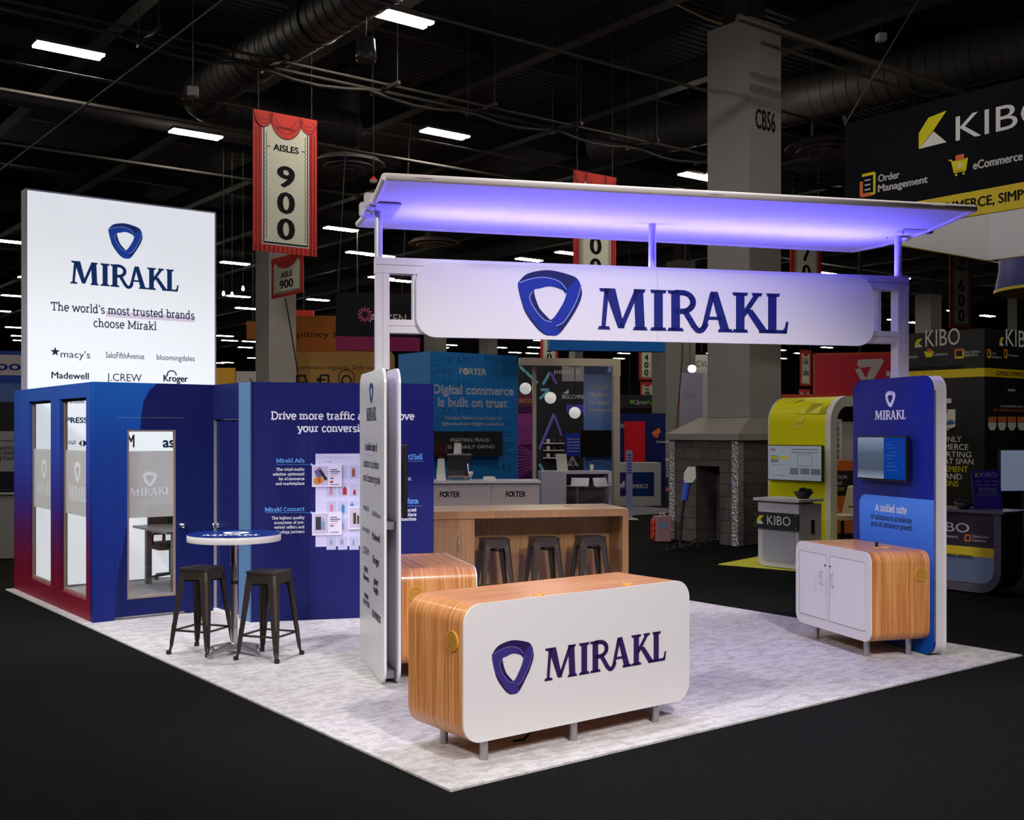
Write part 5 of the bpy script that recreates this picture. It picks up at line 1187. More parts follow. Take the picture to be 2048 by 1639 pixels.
wr_ = floor_at(1685, 1085); ch = thing('lounge_chair', 'cream upholstered chair seen between yellow arch and blue screen panel', 'chair', (wr_.x, wr_.y), -60)
CRM = dmat('cream_upholstery', (150, 138, 112))
MB().prism(rrect(-.25, -.25, .25, .25, .08), .42, .5, 'xy').build('seat', CRM, ch, bevel=.02)
MB().hexa([(-.24, .2, .45), (.24, .2, .45), (.24, .27, .45), (-.24, .27, .45)], [(-.2, .33, 1.0), (.2, .33, 1.0), (.2, .4, 1.0), (-.2, .4, 1.0)]).build('backrest', CRM, ch, bevel=.03)
for s in (-1, 1): MB().tube([(s*.26, .2, .5), (s*.29, .1, .66), (s*.29, -.15, .66)], .015).build('armrest', CHROME, ch)
MB().tube([(0, 0, .06), (0, 0, .42)], .03).build('gas_column', BLACKP, ch)
m = MB()
for i in range(5): a = 2*pi*i/5; m.tube([(0, 0, .08), (.28*cos(a), .28*sin(a), .03)], .02)
m.build('star_base', BLACKP, ch)

# ---- blue stand behind the bar
fc = at(860, YH, 23.4)
FBLUE = dmat('stand_blue_print', (22, 84, 140), rough=.5); FB2 = dmat('stand_blue_ghost_ink', (32, 100, 158)); FB3 = dmat('stand_side_blue', (50, 100, 150), rough=.5)
ft = thing('stand_tower', 'blue stand tower with outlined headline and repeated ghost lettering', 'wall panel', (fc.x, fc.y), TH)
FP = Plane(fc.x, fc.y, TH)
fw_ = FP(1036, 900)[0]
MB().box(.002, fw_, 0, 1.26, 0, 3.66).build('tower_body', FBLUE, ft); MB().box(0, .002, 0.001, 1.26, 0, 3.66).build('side_face', FB3, ft)
p = Print(FP)
for i, y in enumerate((724, 747, 773, 0, 826, 850, 874, 897, 920, 943)):
    if y: zz_ = FP(880, y)[1]; p.textl('Decision Maker', -.0+.02, zz_, .2, fw_-.04, 'k')
p.build('ghost_lettering', FB2, ft)
p = Print(FP); a, z = FP(919, 748); p.textl('F   RTER', a, z, .135, FP(972, 748)[0]-a, 'k'); ax = a+(FP(972, 748)[0]-a)*.235; p.ringl(ax, z+.067, .035, .075); p.ringl(ax, z+.067, .0, .018)
p.text('Decision Makers trust Forter to', 890, 838, 1001, 7, 'b'); p.text('fight fraud and delight customers', 884, 850, 1007, 7, 'b'); p.build('white_lettering', HWHITE, ft, -.005)
def outlined(p, text, a, z, cap, w):
    g, adv, chh = sans(text); 
    for vs, fs in g:
        from collections import Counter
        cnt = Counter(tuple(sorted((f[i], f[(i+1) % len(f)]))) for f in fs for i in range(len(f)))
        for (i, j), c_ in cnt.items():
            if c_ == 1: p.linel([(a+vs[i][0]*w/adv, z+vs[i][1]*cap/chh), (a+vs[j][0]*w/adv, z+vs[j][1]*cap/chh)], .012)
p = Print(FP)
for t, x0, x1, y in (('Digital commerce', 866, 1026, 786), ('is built on trust', 876, 1014, 812)): a, z = FP(x0, y); outlined(p, t, a, z, .19, FP(x1, y)[0]-a)
p.build('outlined_headline', HWHITE, ft, -.005)
lbp = FP.shift(-.12); a, z0 = lbp(852, 914); b, z1 = lbp(1005, 862)
lt = thing('letter_board', 'black letter board with white capitals on the blue stand tower', 'sign', lbp.o, TH)
MB().box(a-.0, b, 0, .12, z0, z1).build('board', BLK, lt); p = Print(lbp); p.text('FIGHTING FRAUD', 901, 883, 979, 7); p.text('IS A DAILY GRIND', 896, 897, 989, 7); p.build('white_lettering', HWHITE, lt)
FG = dmat('pinkish_counter_front', (134, 122, 122), rough=.5)
gp_ = plane_at(983, 20.3, 4)
fcn = thing('stand_counter', 'pinkish white coffee counter below the black letter board', 'counter', gp_.o, 4)
xl_, xr_ = gp_(862, 960)[0], gp_(1079, 960)[0]
MB().box(xl_-.2, -.003, 0, .7, 0, 1.03).box(.003, xr_, 0, .7, 0, 1.03).build('carcass', FG, fcn)
MB().box(xl_-.2, xr_+.02, -.05, .72, 1.03, 1.075).build('counter_top', dmat('pale_counter_top', (150, 148, 160), rough=.25), fcn)
p = Print(); 
for a in (gp_(880, 1000)[0], gp_(1012, 1000)[0]): p.textl('F  RTER', a, .78, .1, .36, 'k'); p.ringl(a+.085, .83, .025, .05)
p.build('name_lettering', INKD, fcn)
SILV = dmat('machine_silver', (150, 148, 150), rough=.2, metal=.8); DKM = dmat('machine_dark', (34, 34, 38), rough=.2)
ex = gp_(905, 950)[0]; em = thing('espresso_machine', 'chrome and black espresso machine on the coffee counter', 'coffee machine', gp_.world(ex-.08, .15)+(1.075,), 4)
em.location.z = 1.075
MB().prism([(0, .06), (.42, .06), (.42, .16), (.3, .22), (.4, .34), (.44, .46), (.3, .5), (0, .46)], 0, .42, 'xz').build('body', DKM, em, bevel=.01)
MB().box(-.01, .43, -.01, .43, .46, .485).build('cup_rail', SILV, em); MB().box(-.005, .4, -.02, .44, .05, .09).build('drip_tray', SILV, em)
for i in range(3): MB().box(-.004, .3, -.012, 0, .11+.03*i, .118+.03*i).build('chrome_trim', SILV, em)
for x in (.08, .32):
    for y in (.05, .36): MB().lathe([(.025, 0), (.02, .06)], 12, (x, y, 0)).build('foot', SILV, em)
MB().tube([(.36, -.02, .3), (.37, -.08, .16), (.39, -.1, .1)], .012).build('steam_wand', SILV, em)
cpb = thing('paper_bag', 'small white bag standing on top of the espresso machine', 'bag', gp_.world(ex+.1, .3)+(1.56,), 10); cpb.location.z = 1.5605
MB().hexa([(-.07, -.04, 0), (.07, -.04, 0), (.07, .04, 0), (-.07, .04, 0)], [(-.06, -.015, .2), (.06, -.015, .2), (.06, .015, .2), (-.06, .015, .2)]).build('bag_body', GREYW, cpb)
cg = thing('coffee_grinder', 'white coffee grinder with dark bean hopper beside the espresso machine', 'grinder', gp_.world(gp_(883, 950)[0], .25)+(0,), 0); cg.location.z = 1.075
MB().hexa([(-.09, -.1, 0), (.09, -.1, 0), (.09, .1, 0), (-.09, .1, 0)], [(-.06, -.07, .4), (.06, -.07, .4), (.06, .07, .4), (-.06, .07, .4)]).build('grinder_body', GREYW, cg, bevel=.01)
MB().lathe([(.04, .4), (.09, .46), (.1, .62), (.1, .66)], 20).build('hopper', dmat('bean_hopper', (52, 16, 16), rough=.1), cg)
wg = thing('goblet', 'small clear goblet at the edge of the coffee counter', 'glass', gp_.world(gp_(942, 958)[0], .02)+(0,), 0); wg.location.z = 1.075
MB().lathe([(.03, 0), (.006, .01), (.006, .07), (.035, .1), (.04, .17), (.035, .17), (.03, .105), (.003, .08)], 16).build('goblet_glass', GREYW, wg)
tw = thing('cloth', 'folded white cloth lying on the coffee counter', 'cloth', gp_.world(gp_(980, 955)[0], .2)+(0,), 15); tw.location.z = 1.075
MB().prism(rrect(-.11, 0, .11, .045, .02), -.08, .08, 'xz').prism(rrect(-.1, .045, .09, .07, .012), -.07, .07, 'xz').build('folded_cloth', GREYW, tw)

# ---- truss stand with pendant globes, behind
tp_ = plane_at(1036, 25.2, 12); TW = dmat('cream_truss', (142, 134, 120), rough=.6)
tr = thing('truss_frame', 'cream box truss frame holding three pendant globes behind the bar', 'frame', tp_.o, 12)
xr_ = tp_(1240, 720)[0]; zt_ = tp_(1130, 716)[1]
xl2_ = tp_(1072, 720)[0]; MB().box(.05, xr_, 0, .16, zt_-.17, zt_).build('top_beam', TW, tr); MB().box(xr_-.15, xr_, 0, .16, 0, zt_-.17).build('post', TW, tr); MB().box(xl2_, xl2_+.08, .3, .38, 0, zt_-.14).build('post', TW, tr)
MB().box(.3, xr_-.15, .16, .56, zt_-.14, zt_-.1).build('white_soffit', GREYW, tr); MB().box(xr_-.17, xr_+.01, -.012, 0, zt_-.4, zt_+.01).build('corner_plate', TW, tr)
for px, py in ((1059.6, 775), (1110.4, 794), (1160, 824.4)):
    x, z = tp_(px, py); pe = thing('pendant_globe', {1059: 'topmost glowing pendant globe next to the blue tower', 1110: 'middle glowing pendant globe of the descending three', 1160: 'lowest glowing pendant globe beside the pale trust panel'}[int(px)], 'lamp', tp_.world(x, .45)+(z,), 0, 'pendant globes'); pe.location.z = z
    MB().lathe([(.003, -.135)]+[(.135*cos(radians(a)), .135*sin(radians(a))) for a in range(-80, 81, 10)]+[(.003, .135)], 24).build('globe', GLOBE, pe); MB().tube([(0, 0, .135), (0, 0, zt_-.14-z)], .008, 6).build('cord', BLACKP, pe); MB().lathe([(.13, zt_-.16-z), (.13, zt_-.14-z)], 16).build('ceiling_rose', BLACKP, pe)
pq = plane_at(1169, 25.9, 12); trp = thing('exhibit_panel', 'tall pale blue panel with white trust slogan beside the truss post', 'wall panel', pq.o, 12)
xr2 = pq(1230, 800)[0]; MB().box(0, xr2, 0, .08, 0, pq(1169, 729)[1]).build('panel', grad_mat('pale_to_blue_print', 'Z', .3, 3.6, [(0, (30, 104, 205)), (.5, (104, 146, 222)), (1, (170, 190, 235))], .5), trp)
p = Print(pq); p.text('The Trust', 1178, 777, 1218, 8, 'k'); p.text('Platform', 1180, 792, 1217, 8, 'k'); p.text('for digital', 1177, 808, 1218, 8, 'k'); p.text('commerce', 1175, 823, 1223, 8, 'k'); p.build('white_lettering', HWHITE, trp)
p = Print(pq)
for i in range(3): p.linel(ell(.35, 1.2-.4*i, .5, .5, 40, 120, 10), .01)
p.build('arc_artwork', HWHITE, trp)
tq = pq.shift(-.12); a, z0 = tq(1161, 914); b, z1 = tq(1226, 860)
t4 = thing('television', 'black switched-off screen in front of the pale trust panel', 'television', tq.o, 12); MB().box(a, b, 0, .05, z0, z1).build('housing', BLACKP, t4); MB().box(a+.3, b-.3, .05, .12, (z0+z1)/2-.1, (z0+z1)/2+.1).build('wall_bracket', BLACKRUB, t4)
xs4 = MB().box(a+.012, b-.012, -.002, 0, z0+.015, z1-.012).build('screen', mat('matt_black_screen', (6, 6, 8), .3), t4)
bgw = plane_at(1030, 29, 10); bw_ = thing('exhibit_wall', 'black exhibit wall with neon triangles behind the pendant globes', 'wall panel', bgw.o, 10)
a1 = bgw(1172, 800)[0]; MB().box(0, a1+.5, 0, .1, 0, bgw(1060, 729)[1]).build('panel', BLK, bw_)
p = Print(bgw); q = Print(bgw)
for (x1, y1), (x2, y2) in (((1040, 733), (1075, 765)), ((1086, 768), (1100, 744)), ((1080, 895), (1108, 828)), ((1082, 779), (1098, 779)), ((1098, 779), (1080, 797)), ((1079, 928), (1088, 943))): p.line([(x1, y1), (x2, y2)], .07)
for (x1, y1), (x2, y2) in (((1100, 744), (1113, 767)), ((1108, 828), (1123, 870)), ((1079, 898), (1108, 830))): q.line([(x1, y1), (x2, y2)], .06)
p.build('cyan_artwork', dmat('neon_cyan', (84, 140, 186)), bw_); q.build('violet_artwork', dmat('neon_violet', (92, 66, 150)), bw_, -.004)
p = Print(bgw); p.text('BIGCOMMERCE', 1124, 797, 1184, 8, 'k'); p.poly([(1126, 787), (1137, 778), (1137, 787)]); p.text('premium 10', 1108, 747, 1160, 10); p.build('white_lettering', HWHITE, bw_, -.005)
p = Print(bgw); p.rect(1124, 730, 1172, 762); p.build('pale_block', dmat('pale_grey_block', (120, 116, 120)), bw_, -.003)
p = Print(bgw); p.rect(1036, 813, 1072, 958); p.build('plum_block', dmat('plum_print', (52, 16, 58)), bw_, -.003)
p = Print(bgw)
for i in range(17): y = 828+i*3.6; p.poly([(1036, y), (1069, y-1+i*1.3*0), (1069, y+1), (1036, y+2)])
for i in range(10): p.poly([(1036, 890+i*7), (1069, 905+i*3), (1069, 906.5+i*3), (1036, 892+i*7)])
p.build('magenta_stripe', dmat('magenta_print', (132, 56, 120)), bw_, -.004)
p = Print(bgw); p.rect(1036, 785, 1073, 812); p.build('ember_block', dmat('ember_print', (70, 34, 44)), bw_, -.003); p = Print(bgw); p.text('FRICTION', 1038, 805, 1067, 8); p.build('ember_lettering', dmat('ember_ink', (170, 110, 80)), bw_, -.005)
p = Print(bgw); p.rect(1133, 809, 1172, 825); p.build('violet_block', dmat('violet_print', (70, 56, 150)), bw_, -.003); p = Print(bgw); p.rect(1131, 866, 1166, 912); p.build('blue_block', dmat('royal_print', (20, 40, 130)), bw_, -.003)
p = Print(bgw)
for i, t in enumerate(('BigCommerce and our', 'have redefined retail', 'commerce with premium', 'designed to reach more', 'people and drive more')): p.text(t, 1135, 879+i*6, 1163, 3.5, 'b')
p.build('body_lettering', HWHITE, bw_, -.0055)
for i, y in enumerate((885, 899, 914)):
    s_ = bgw; a, z = s_(1086, y); b = s_(1126, y)[0]; o = MB().box(a, b, -.2, 0, z-.03, z).build('wall_shelf', GREYW, bw_)
    for j in range(3): mg = MB().lathe([(.04, 0), (.05, .1), (.045, .1), (.035, .01)], 12).build('mug', BLK if j else GREYW, loc=(*s_.world(a+.12+.16*j, -.1), z)); tag(mg, 'small mug on one of the three white wall shelves by the neon triangles', 'mug', 'mugs on the wall shelves')
wc2p = plane_at(1083, 24.4, 6); w2 = thing('stand_counter', 'white open counter behind the bar with two white stools', 'counter', wc2p.o, 6); xr3 = wc2p(1224, 950)[0]
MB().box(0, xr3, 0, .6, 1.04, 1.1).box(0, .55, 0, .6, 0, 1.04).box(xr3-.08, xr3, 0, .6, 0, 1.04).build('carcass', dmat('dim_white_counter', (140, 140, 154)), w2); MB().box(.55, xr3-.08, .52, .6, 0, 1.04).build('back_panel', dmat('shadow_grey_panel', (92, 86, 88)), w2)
for i, (px, lb_) in enumerate(((1152, 'white low-back stool under the white open counter, nearer the shelves'), (1207, 'white low-back stool under the white open counter, nearer the truss post'))):
    ws = thing('bar_stool', lb_, 'stool', wc2p.world(wc2p(px, 980)[0], -.25)+(0,), -20+60*i, 'white stools at the open counter'); 
    m = MB(); pr = [(-.2, .8), (-.18, .78), (.1, .76), (.17, .8), (.2, .95), (.19, .96), (.15, .82), (.1, .785), (-.18, .805)]
    m.prism(pr, -.2, .2, 'yz', True).build('seat', dmat('white_stool_shell', (140, 138, 150)), ws); MB().tube([(0, 0, .02), (0, 0, .77)], .025).build('gas_column', CHROME, ws); MB().lathe([(.2, 0), (.19, .02), (.03, .04)], 24).build('base', CHROME, ws); MB().tube([(.03, 0, .3), (.14, 0, .3), (.16, -.1, .3), (.1, -.16, .3), (0, -.18, .3)], .012).build('foot_rest', CHROME, ws)
lf = thing('notice_stand', 'small white leaning notice on the white open counter', 'sign', wc2p.world(wc2p(1128, 930)[0], .2)+(1.1,), 6); lf.location.z = 1.1
MB().hexa([(-.12, 0, 0), (.12, 0, 0), (.12, .01, 0), (-.12, .01, 0)], [(-.15, .06, .38), (.09, .06, .38), (.09, .07, .38), (-.15, .07, .38)]).build('holder', GREYW, lf)
tree = thing('table_tree', 'tiny pale ornamental tree on the white open counter', 'ornament', wc2p.world(wc2p(1149, 930)[0], .3)+(1.1,), 0); tree.location.z = 1.1
m = MB().tube([(0, 0, 0), (0, 0, .2)], .01, 6); m.build('stem', BLK, tree); m = MB(); random.seed(2)
for i in range(60): a, zz_ = random.random()*6.28, random.random(); r = .12*(1-zz_)+.01; x, y, z = r*cos(a), r*sin(a), .1+.2*zz_; m.box(x-.012, x+.012, y-.012, y+.012, z-.012, z+.012)
o = m.build('leaves', HGREY, tree); o['kind'] = 'stuff'
cup = MB().lathe([(.03, 0), (.045, .14), (.04, .14), (.028, .01)], 14).build('paper_cup', CREAM, loc=(*wc2p.world(wc2p(1187, 930)[0], .2), 1.1)); tag(cup, 'cream paper cup on the right end of the white open counter', 'cup')

# ---- far stands right of the truss
def board(name, label, cat, px0, px1, py0, py1, Y, deg, m, th=.08, texts=(), to_floor=False):
    pl = plane_at(px0, Y, deg); a, z1 = pl(px0, py0); b = pl(px1, py0)[0]; z0 = 0 if to_floor else pl(px0, py1)[1]
    t = thing(name, label, cat, pl.o, deg); MB().box(0, b, 0, th, z0, z1).build('panel', m, t)
    for i, (tx, x0, y, x1, cap, st, mm) in enumerate(texts): p = Print(pl); p.text(tx, x0, y, x1, cap, st); p.build('lettering', mm, t, -.004-.0005*i)
    return t, pl
b1, pl = board('stand_wall', 'navy stand wall with orange camera mark behind the red roll-up', 'wall panel', 1240, 1331, 826, 995, 33, 8, dmat('navy_stand_print', (14, 22, 62)), to_floor=True, texts=(('PACVUE', 1242, 855, 1276, 8, 'k', HWHITE), ('Commerce', 1312, 885, 1336, 5, 'k', HWHITE)))
p = Print(pl); p.poly([(1303, 865), (1318, 855), (1322, 864), (1307, 872)]); p.poly([(1307, 874), (1318, 867), (1316, 875)]); p.build('orange_artwork', ORG, b1, -.004)
board('roll_up', 'plain red roll-up banner in front of the navy stand wall', 'banner', 1249, 1290, 842, 925, 31.5, 8, dmat('scarlet_print', (170, 16, 30)), .03, to_floor=True)
c1_, pl = board('hanging_sign', 'black hanging sign with green dot lettering left of the far columns', 'sign', 1236, 1304, 789, 816, 45, 6, BLK, .3, texts=(('Citrus', 1267, 808, 1292, 9, 'k', HWHITE), ('Ad', 1292, 808, 1306, 9, 'k', dmat('lime_ink', (80, 150, 20)))))
p = Print(pl); p.disc(1263, 803, 4); p.build('green_dot', dmat('lime_ink', (80, 150, 20)), c1_, -.006)
MB().tube([(.5, .1, 3.2), (.5, .1, 11.2)], .01, 5).build('hanging_wire', CABLE, c1_)
_n1 = board('hanging_sign', 'white sign with dark lettering between the far narrow columns', 'sign', 1300, 1336, 708, 748, 72, -50, GREYW, .3, texts=(('PACVUE', 1312, 736, 1332, 12, 's', INKD),))[0].name
_w1 = at(1316, 708, 72); MB().tube([(.2, .15, _w1.z), (.2, .15, 11.2)], .02, 5).build('hanging_wire', CABLE, bpy.data.objects[_n1])
_n2 = board('hanging_sign', 'white sign cut by the big column, right of the bright lamp', 'sign', 1386, 1440, 709, 745, 72, 4, GREYW, .3, texts=(('PACVUE', 1378, 733, 1424, 12, 's', INKD),))[0]
MB().tube([(.6, .15, _w1.z), (.6, .15, 11.2)], .02, 5).build('hanging_wire', CABLE, _n2)
bl, pl = board('blind_panel', 'pale slatted panel behind the concrete base, under the bright lamp', 'panel', 1362, 1405, 745, 870, 43, 4, dmat('lavender_slats', (126, 126, 146)), .1, to_floor=True)
p = Print(pl)
for i in range(24): p.rect(1363, 750+i*4.5, 1404, 750.8+i*4.5)
p.build('slat_line', HGREY, bl, -.004); MB().box(pl(1405, 800)[0], pl(1416, 800)[0], -.02, .12, 0, pl(1405, 745)[1]).build('edge_post', GREYW, bl)
fl2 = at(1384, 737, 41); fd = thing('flood_lamp', 'small bright flood lamp above the pale slatted panel', 'lamp', tuple(fl2), 0); MB().lathe([(.02, -.14), (.12, -.1), (.15, 0), (.12, .1), (.02, .14)], 16).build('bulb', mat('bright_bulb', (255, 255, 255), .5, emit=14), fd); MB().tube([(0, 0, .12), (0, .5, .3), (0, .5, 11.2-fl2.z)], .02, 6).build('bracket', PIPEM, fd)
f5, pl = board('stand_counter', 'white frame counter with purple front left of the concrete base', 'counter', 1236, 1322, 925, 997, 29.5, 6, dmat('white_frame_counter', (130, 128, 130)), .6, to_floor=True)
p = Print(pl); p.rect(1237, 944, 1308, 992); p.build('purple_front', grad_mat('teal_purple_print', 'X', 0, 1.2, [(0, (60, 30, 110)), (.5, (24, 60, 120)), (1, (40, 36, 96))]), f5, -.003); p = Print(pl); p.text('BIGCOMMERCE', 1232, 976, 1296, 8, 'k'); p.poly([(1237, 973), (1249, 959), (1249, 973)]); p.build('white_lettering', HWHITE, f5, -.006)
sd, pl = board('standee', 'narrow pale standee with small text beside the truss post', 'sign', 1252.5, 1265, 900, 1035, 25, 4, dmat('pale_standee', (104, 108, 140)), .03)
sd.location.z = -0.0; MB().box(-.1, .25, -.15, .2, -.002, .02).build('foot_plate', GREYW, sd)
for y in range(908, 950, 6): p = Print(pl); p.rect(1255, y, 1263, y+2.5); p.build('text_line', INKBLUE, sd, -.004)
fx = floor_at(1333, 981); ft_ = thing('high_table', 'far white high table with tilted tablet left of the concrete base', 'table', (fx.x, fx.y), 0)
MB().box(-.45, .45, -.3, .3, 1.02, 1.06).build('tabletop', GREYW, ft_); MB().tube([(.1, 0, .02), (.1, 0, 1.02)], .03).build('column', STEEL, ft_); MB().lathe([(.28, 0), (.26, .02), (.03, .03)], 20, (.1, 0, 0)).build('base', STEEL, ft_); MB().hexa([(-.45, -.2, 1.06), (-.1, -.2, 1.06), (-.1, .1, 1.2), (-.45, .1, 1.2)], [(-.45, -.2, 1.08), (-.1, -.2, 1.08), (-.1, .1, 1.22), (-.45, .1, 1.22)]).build('tablet_rest', GREYW, ft_)
rc = MB().box(-2.2, 2.4, -.6, 2, -.013, -.004).build('carpet', dmat('red_carpet', (120, 26, 14), rough=.95), loc=(fx.x-.3, fx.y+.2, 0), rot=10); tag(rc, 'small patch of red carpet under the far white high table', 'carpet')
gcp = MB().box(-2.5, 2.2, -1.0, 1.2, -.013, -.004).build('carpet', dmat('pale_far_carpet', (70, 70, 74), rough=.95), loc=(floor_at(1262, 1030).x-.4, floor_at(1262, 1030).y+1.0, 0), rot=TH); tag(gcp, 'dim grey carpet under the truss stand behind the bar', 'carpet')
tc_ = at(1342, YH, 41); MB_ = MB().tube([(0, 0, 1.4), (.25, 0, 4.5), (.45, 0, 11.2)], .025, 6).build('red_cable', dmat('red_cable', (90, 22, 18)), loc=(tc_.x, 40, 0)); tag(MB_, 'long red cable hanging down in front of the far grey column', 'cable')
# red hanging wall
rw, pl = board('hanging_wall', 'red wall with white folded triangle mark left of the right arch post', 'wall panel', 1626, 1790, 706, 800, 38, -14, dmat('crimson_wall', (166, 24, 44)), .3)
p = Print(pl); p.rect(1626, 706, 1790, 711.5); p.rect(1626, 706, 1631, 797); p.build('orange_border', dmat('vermilion_border', (180, 52, 30)), rw, -.005)
MB().box(pl(1563, 800)[0], pl(1790, 800)[0], -.05, .3, pl(1626, 801)[1], pl(1626, 788)[1]).build('lower_border', dmat('vermilion_border', (180, 52, 30)), rw)
p = Print(pl); p.poly([(1716, 719), (1764, 717), (1768, 722), (1740, 771), (1727, 768), (1742, 733), (1719, 735), (1714, 728)]); p.poly([(1710, 738), (1721, 736), (1735, 762), (1728, 771)]); p.rect(1772, 742, 1800, 752); p.build('triangle_mark', HWHITE, rw, -.006)
MB().box(1.5, 1.6, .1, .2, pl(1640, 706)[1], 10.2).build('hanging_wire', DKSTEEL, rw)
# blue edge of a round sign, top right
rs = at(2172, 556, 24); r_ = thing('hanging_sign', 'blue sign with yellow underside cut by the right picture edge', 'sign', (rs.x, rs.y+1.2), 0); MB().lathe([(1.35, hz(566, 24)), (1.25, hz(520, 24)), (1.25, hz(440, 24))], 40).build('drum', dmat('navy_drum', (22, 24, 90)), r_); MB().lathe([(1.36, hz(569, 24)), (1.36, hz(563, 24))], 40).build('yellow_rim', YEL, r_)
MB().tube([(0, 0, hz(440, 24)), (0, 0, 11.2)], .02).build('hanging_wire', CABLE, r_)

# ---- stands behind the display wall
CARD = dmat('kraft_print', (128, 80, 40), rough=.7); CARD2 = dmat('light_kraft_print', (140, 108, 62), rough=.7)
k1, pl = board('hanging_sign', 'upper kraft brown box sign with dark lettering behind the display wall', 'sign', 592, 775, 631, 704, 38, 3, CARD, 3.0, texts=(('pitney bowes', 594, 674, 735, 13, 's', INKD),))
MB().tube([(2, 1, hz(640, 38)), (2, 1, 11.2)], .02, 5).build('hanging_wire', CABLE, k1)
k2, pl = board('stand_wall', 'lower light kraft sign wall with line icons behind the display wall', 'wall panel', 590, 783, 703, 790, 36, 3, CARD2, 2.0, to_floor=True, texts=(('Ecommerce logistics. Only easy.', 590, 738, 757, 8, 's', INKD),))
p = Print(pl)
for q in ([(594, 765), (594, 751), (611, 751), (611, 758), (615, 765), (594, 765)], [(641, 765), (641, 750), (657, 750), (657, 765)], [(634, 759), (650, 759)], [(638, 756), (634, 759), (638, 762)]): p.line(q, .06)
a, z = pl(693, 760); p.ringl(a, z, .12, .17); p.ringl(a-.0, z+.08, .24, .27)
p.build('line_icons', INKD, k2, -.006)
tw_, pl = board('hanging_sign', 'kraft corner flap tilted out left of the grey column', 'sign', 493, 512, 642, 678, 39, 8, CARD, .3); MB().tube([(.2, .15, hz(642, 39)), (.2, .15, 11.2)], .015, 5).build('hanging_wire', CABLE, tw_)
b9, pl = board('hanging_sign', 'charcoal hanging sign with pink star mark and magenta base strip', 'sign', 672, 832, 584, 690, 27, 12, dmat('charcoal_fabric', (22, 22, 25), rough=.9, spec=.1), .12)
p = Print(pl); a, z = pl(730, 629)
for i in range(12):
    t0 = 2*pi*i/12; p.polyl([(a+.06*cos(t0), z+.06*sin(t0)), (a+.14*cos(t0+.25), z+.14*sin(t0+.25)), (a+.2*cos(t0-.1), z+.2*sin(t0-.1))])
p.build('star_mark', dmat('pink_star', (170, 60, 100)), b9, -.005); p = Print(pl); p.text('ADYEN', 739, 643, 812, 16); p.build('white_lettering', HWHITE, b9, -.005)
MB().box(-.01, pl(840, 690)[0], -.01, .13, hz(690, 27)-.12, hz(672, 27)).build('magenta_strip', dmat('magenta_strip', (100, 10, 56)), b9)
for x in (.05, 1.6): MB().tube([(x, .06, hz(584, 27)), (x+.3, .06, 11.2)], .01, 5).build('hanging_wire', CABLE, b9)
y1_, pl = board('stand_wall', 'yellow box wall beside the lightbox, above the meeting room', 'wall panel', 405, 470, 735, 800, 30, 6, dmat('amber_wall', (150, 112, 24)), .1, to_floor=True)
y2_, pl = board('stand_wall', 'white wall sliver next to the amber wall above the meeting room', 'wall panel', 472, 512, 742, 800, 34, 6, GREYW, .1, to_floor=True, texts=(('le', 499, 763, 506, 9, 's', INKD),))
r9, pl = board('hanging_sign', 'small red patterned sign just above the kraft box sign', 'sign', 592, 627, 620, 631, 45, 4, REDB, .3); MB().tube([(.3, .1, hz(620, 45)), (.3, .1, 11.2)], .015, 5).build('hanging_wire', CABLE, r9)
bb, pl = board('hanging_sign', 'bright blue sign with pale line art just under the header sign', 'sign', 1100, 1330, 672, 700, 36, 10, dmat('azure_print', (14, 74, 140)), .4); MB().tube([(1, .1, hz(680, 36)), (1, .1, 11.2)], .015, 5).build('hanging_wire', CABLE, bb)
# ---- left edge
e1, pl = board('stand_wall', 'white and blue neighbouring stand wall at the left picture edge', 'wall panel', -80, 60, 708, 1000, 19.5, 12, dmat('steel_blue_wall', (52, 76, 120)), .1, to_floor=True, texts=(('expo', -52, 739, 41, 19, 'b', dmat('deep_royal_ink', (26, 34, 128))),))
for nm, y0, y1, mm, yy_ in (('white_band', 708, 749, dmat('pale_band', (128, 124, 126)), -.003), ('blue_band', 700, 708, dmat('royal_band', (20, 40, 110)), -.003), ('blue_band', 749, 765, dmat('royal_band', (20, 40, 110)), -.003), ('black_band', 803, 862, BLK, -.003), ('grey_band', 862, 943, dmat('mid_grey_band', (112, 110, 114)), -.003), ('black_band', 943, 986, dmat('navy_black_band', (14, 17, 30)), -.003)):
    p = Print(pl); p.rect(-80, y0, 60, y1); p.build(nm, mm, e1, yy_)
p = Print(pl); p.text('OF THE FUTURE OF COMMERCE', -60, 883, 30, 3.5); p.text("the world's", -16, 899, 27, 8, 'r'); p.text('digital storefront', -20, 909, 42, 8, 'r'); p.text('leading brands', -24, 919, 32, 8, 'r'); p.build('body_lettering', INKD, e1, -.006)
e2, pl = board('stand_counter', 'long white counter at the left picture edge beside the meeting room', 'counter', -80, 29, 985, 1125, 17.2, 8, dmat('dim_white_front', (118, 116, 116)), .7, to_floor=True)
MB().box(-.02, pl(31, 985)[0], -.03, .72, hz(985, 17.2)-.03, hz(985, 17.2)+.0).build('counter_top', dmat('dim_white_top', (140, 138, 138)), e2)

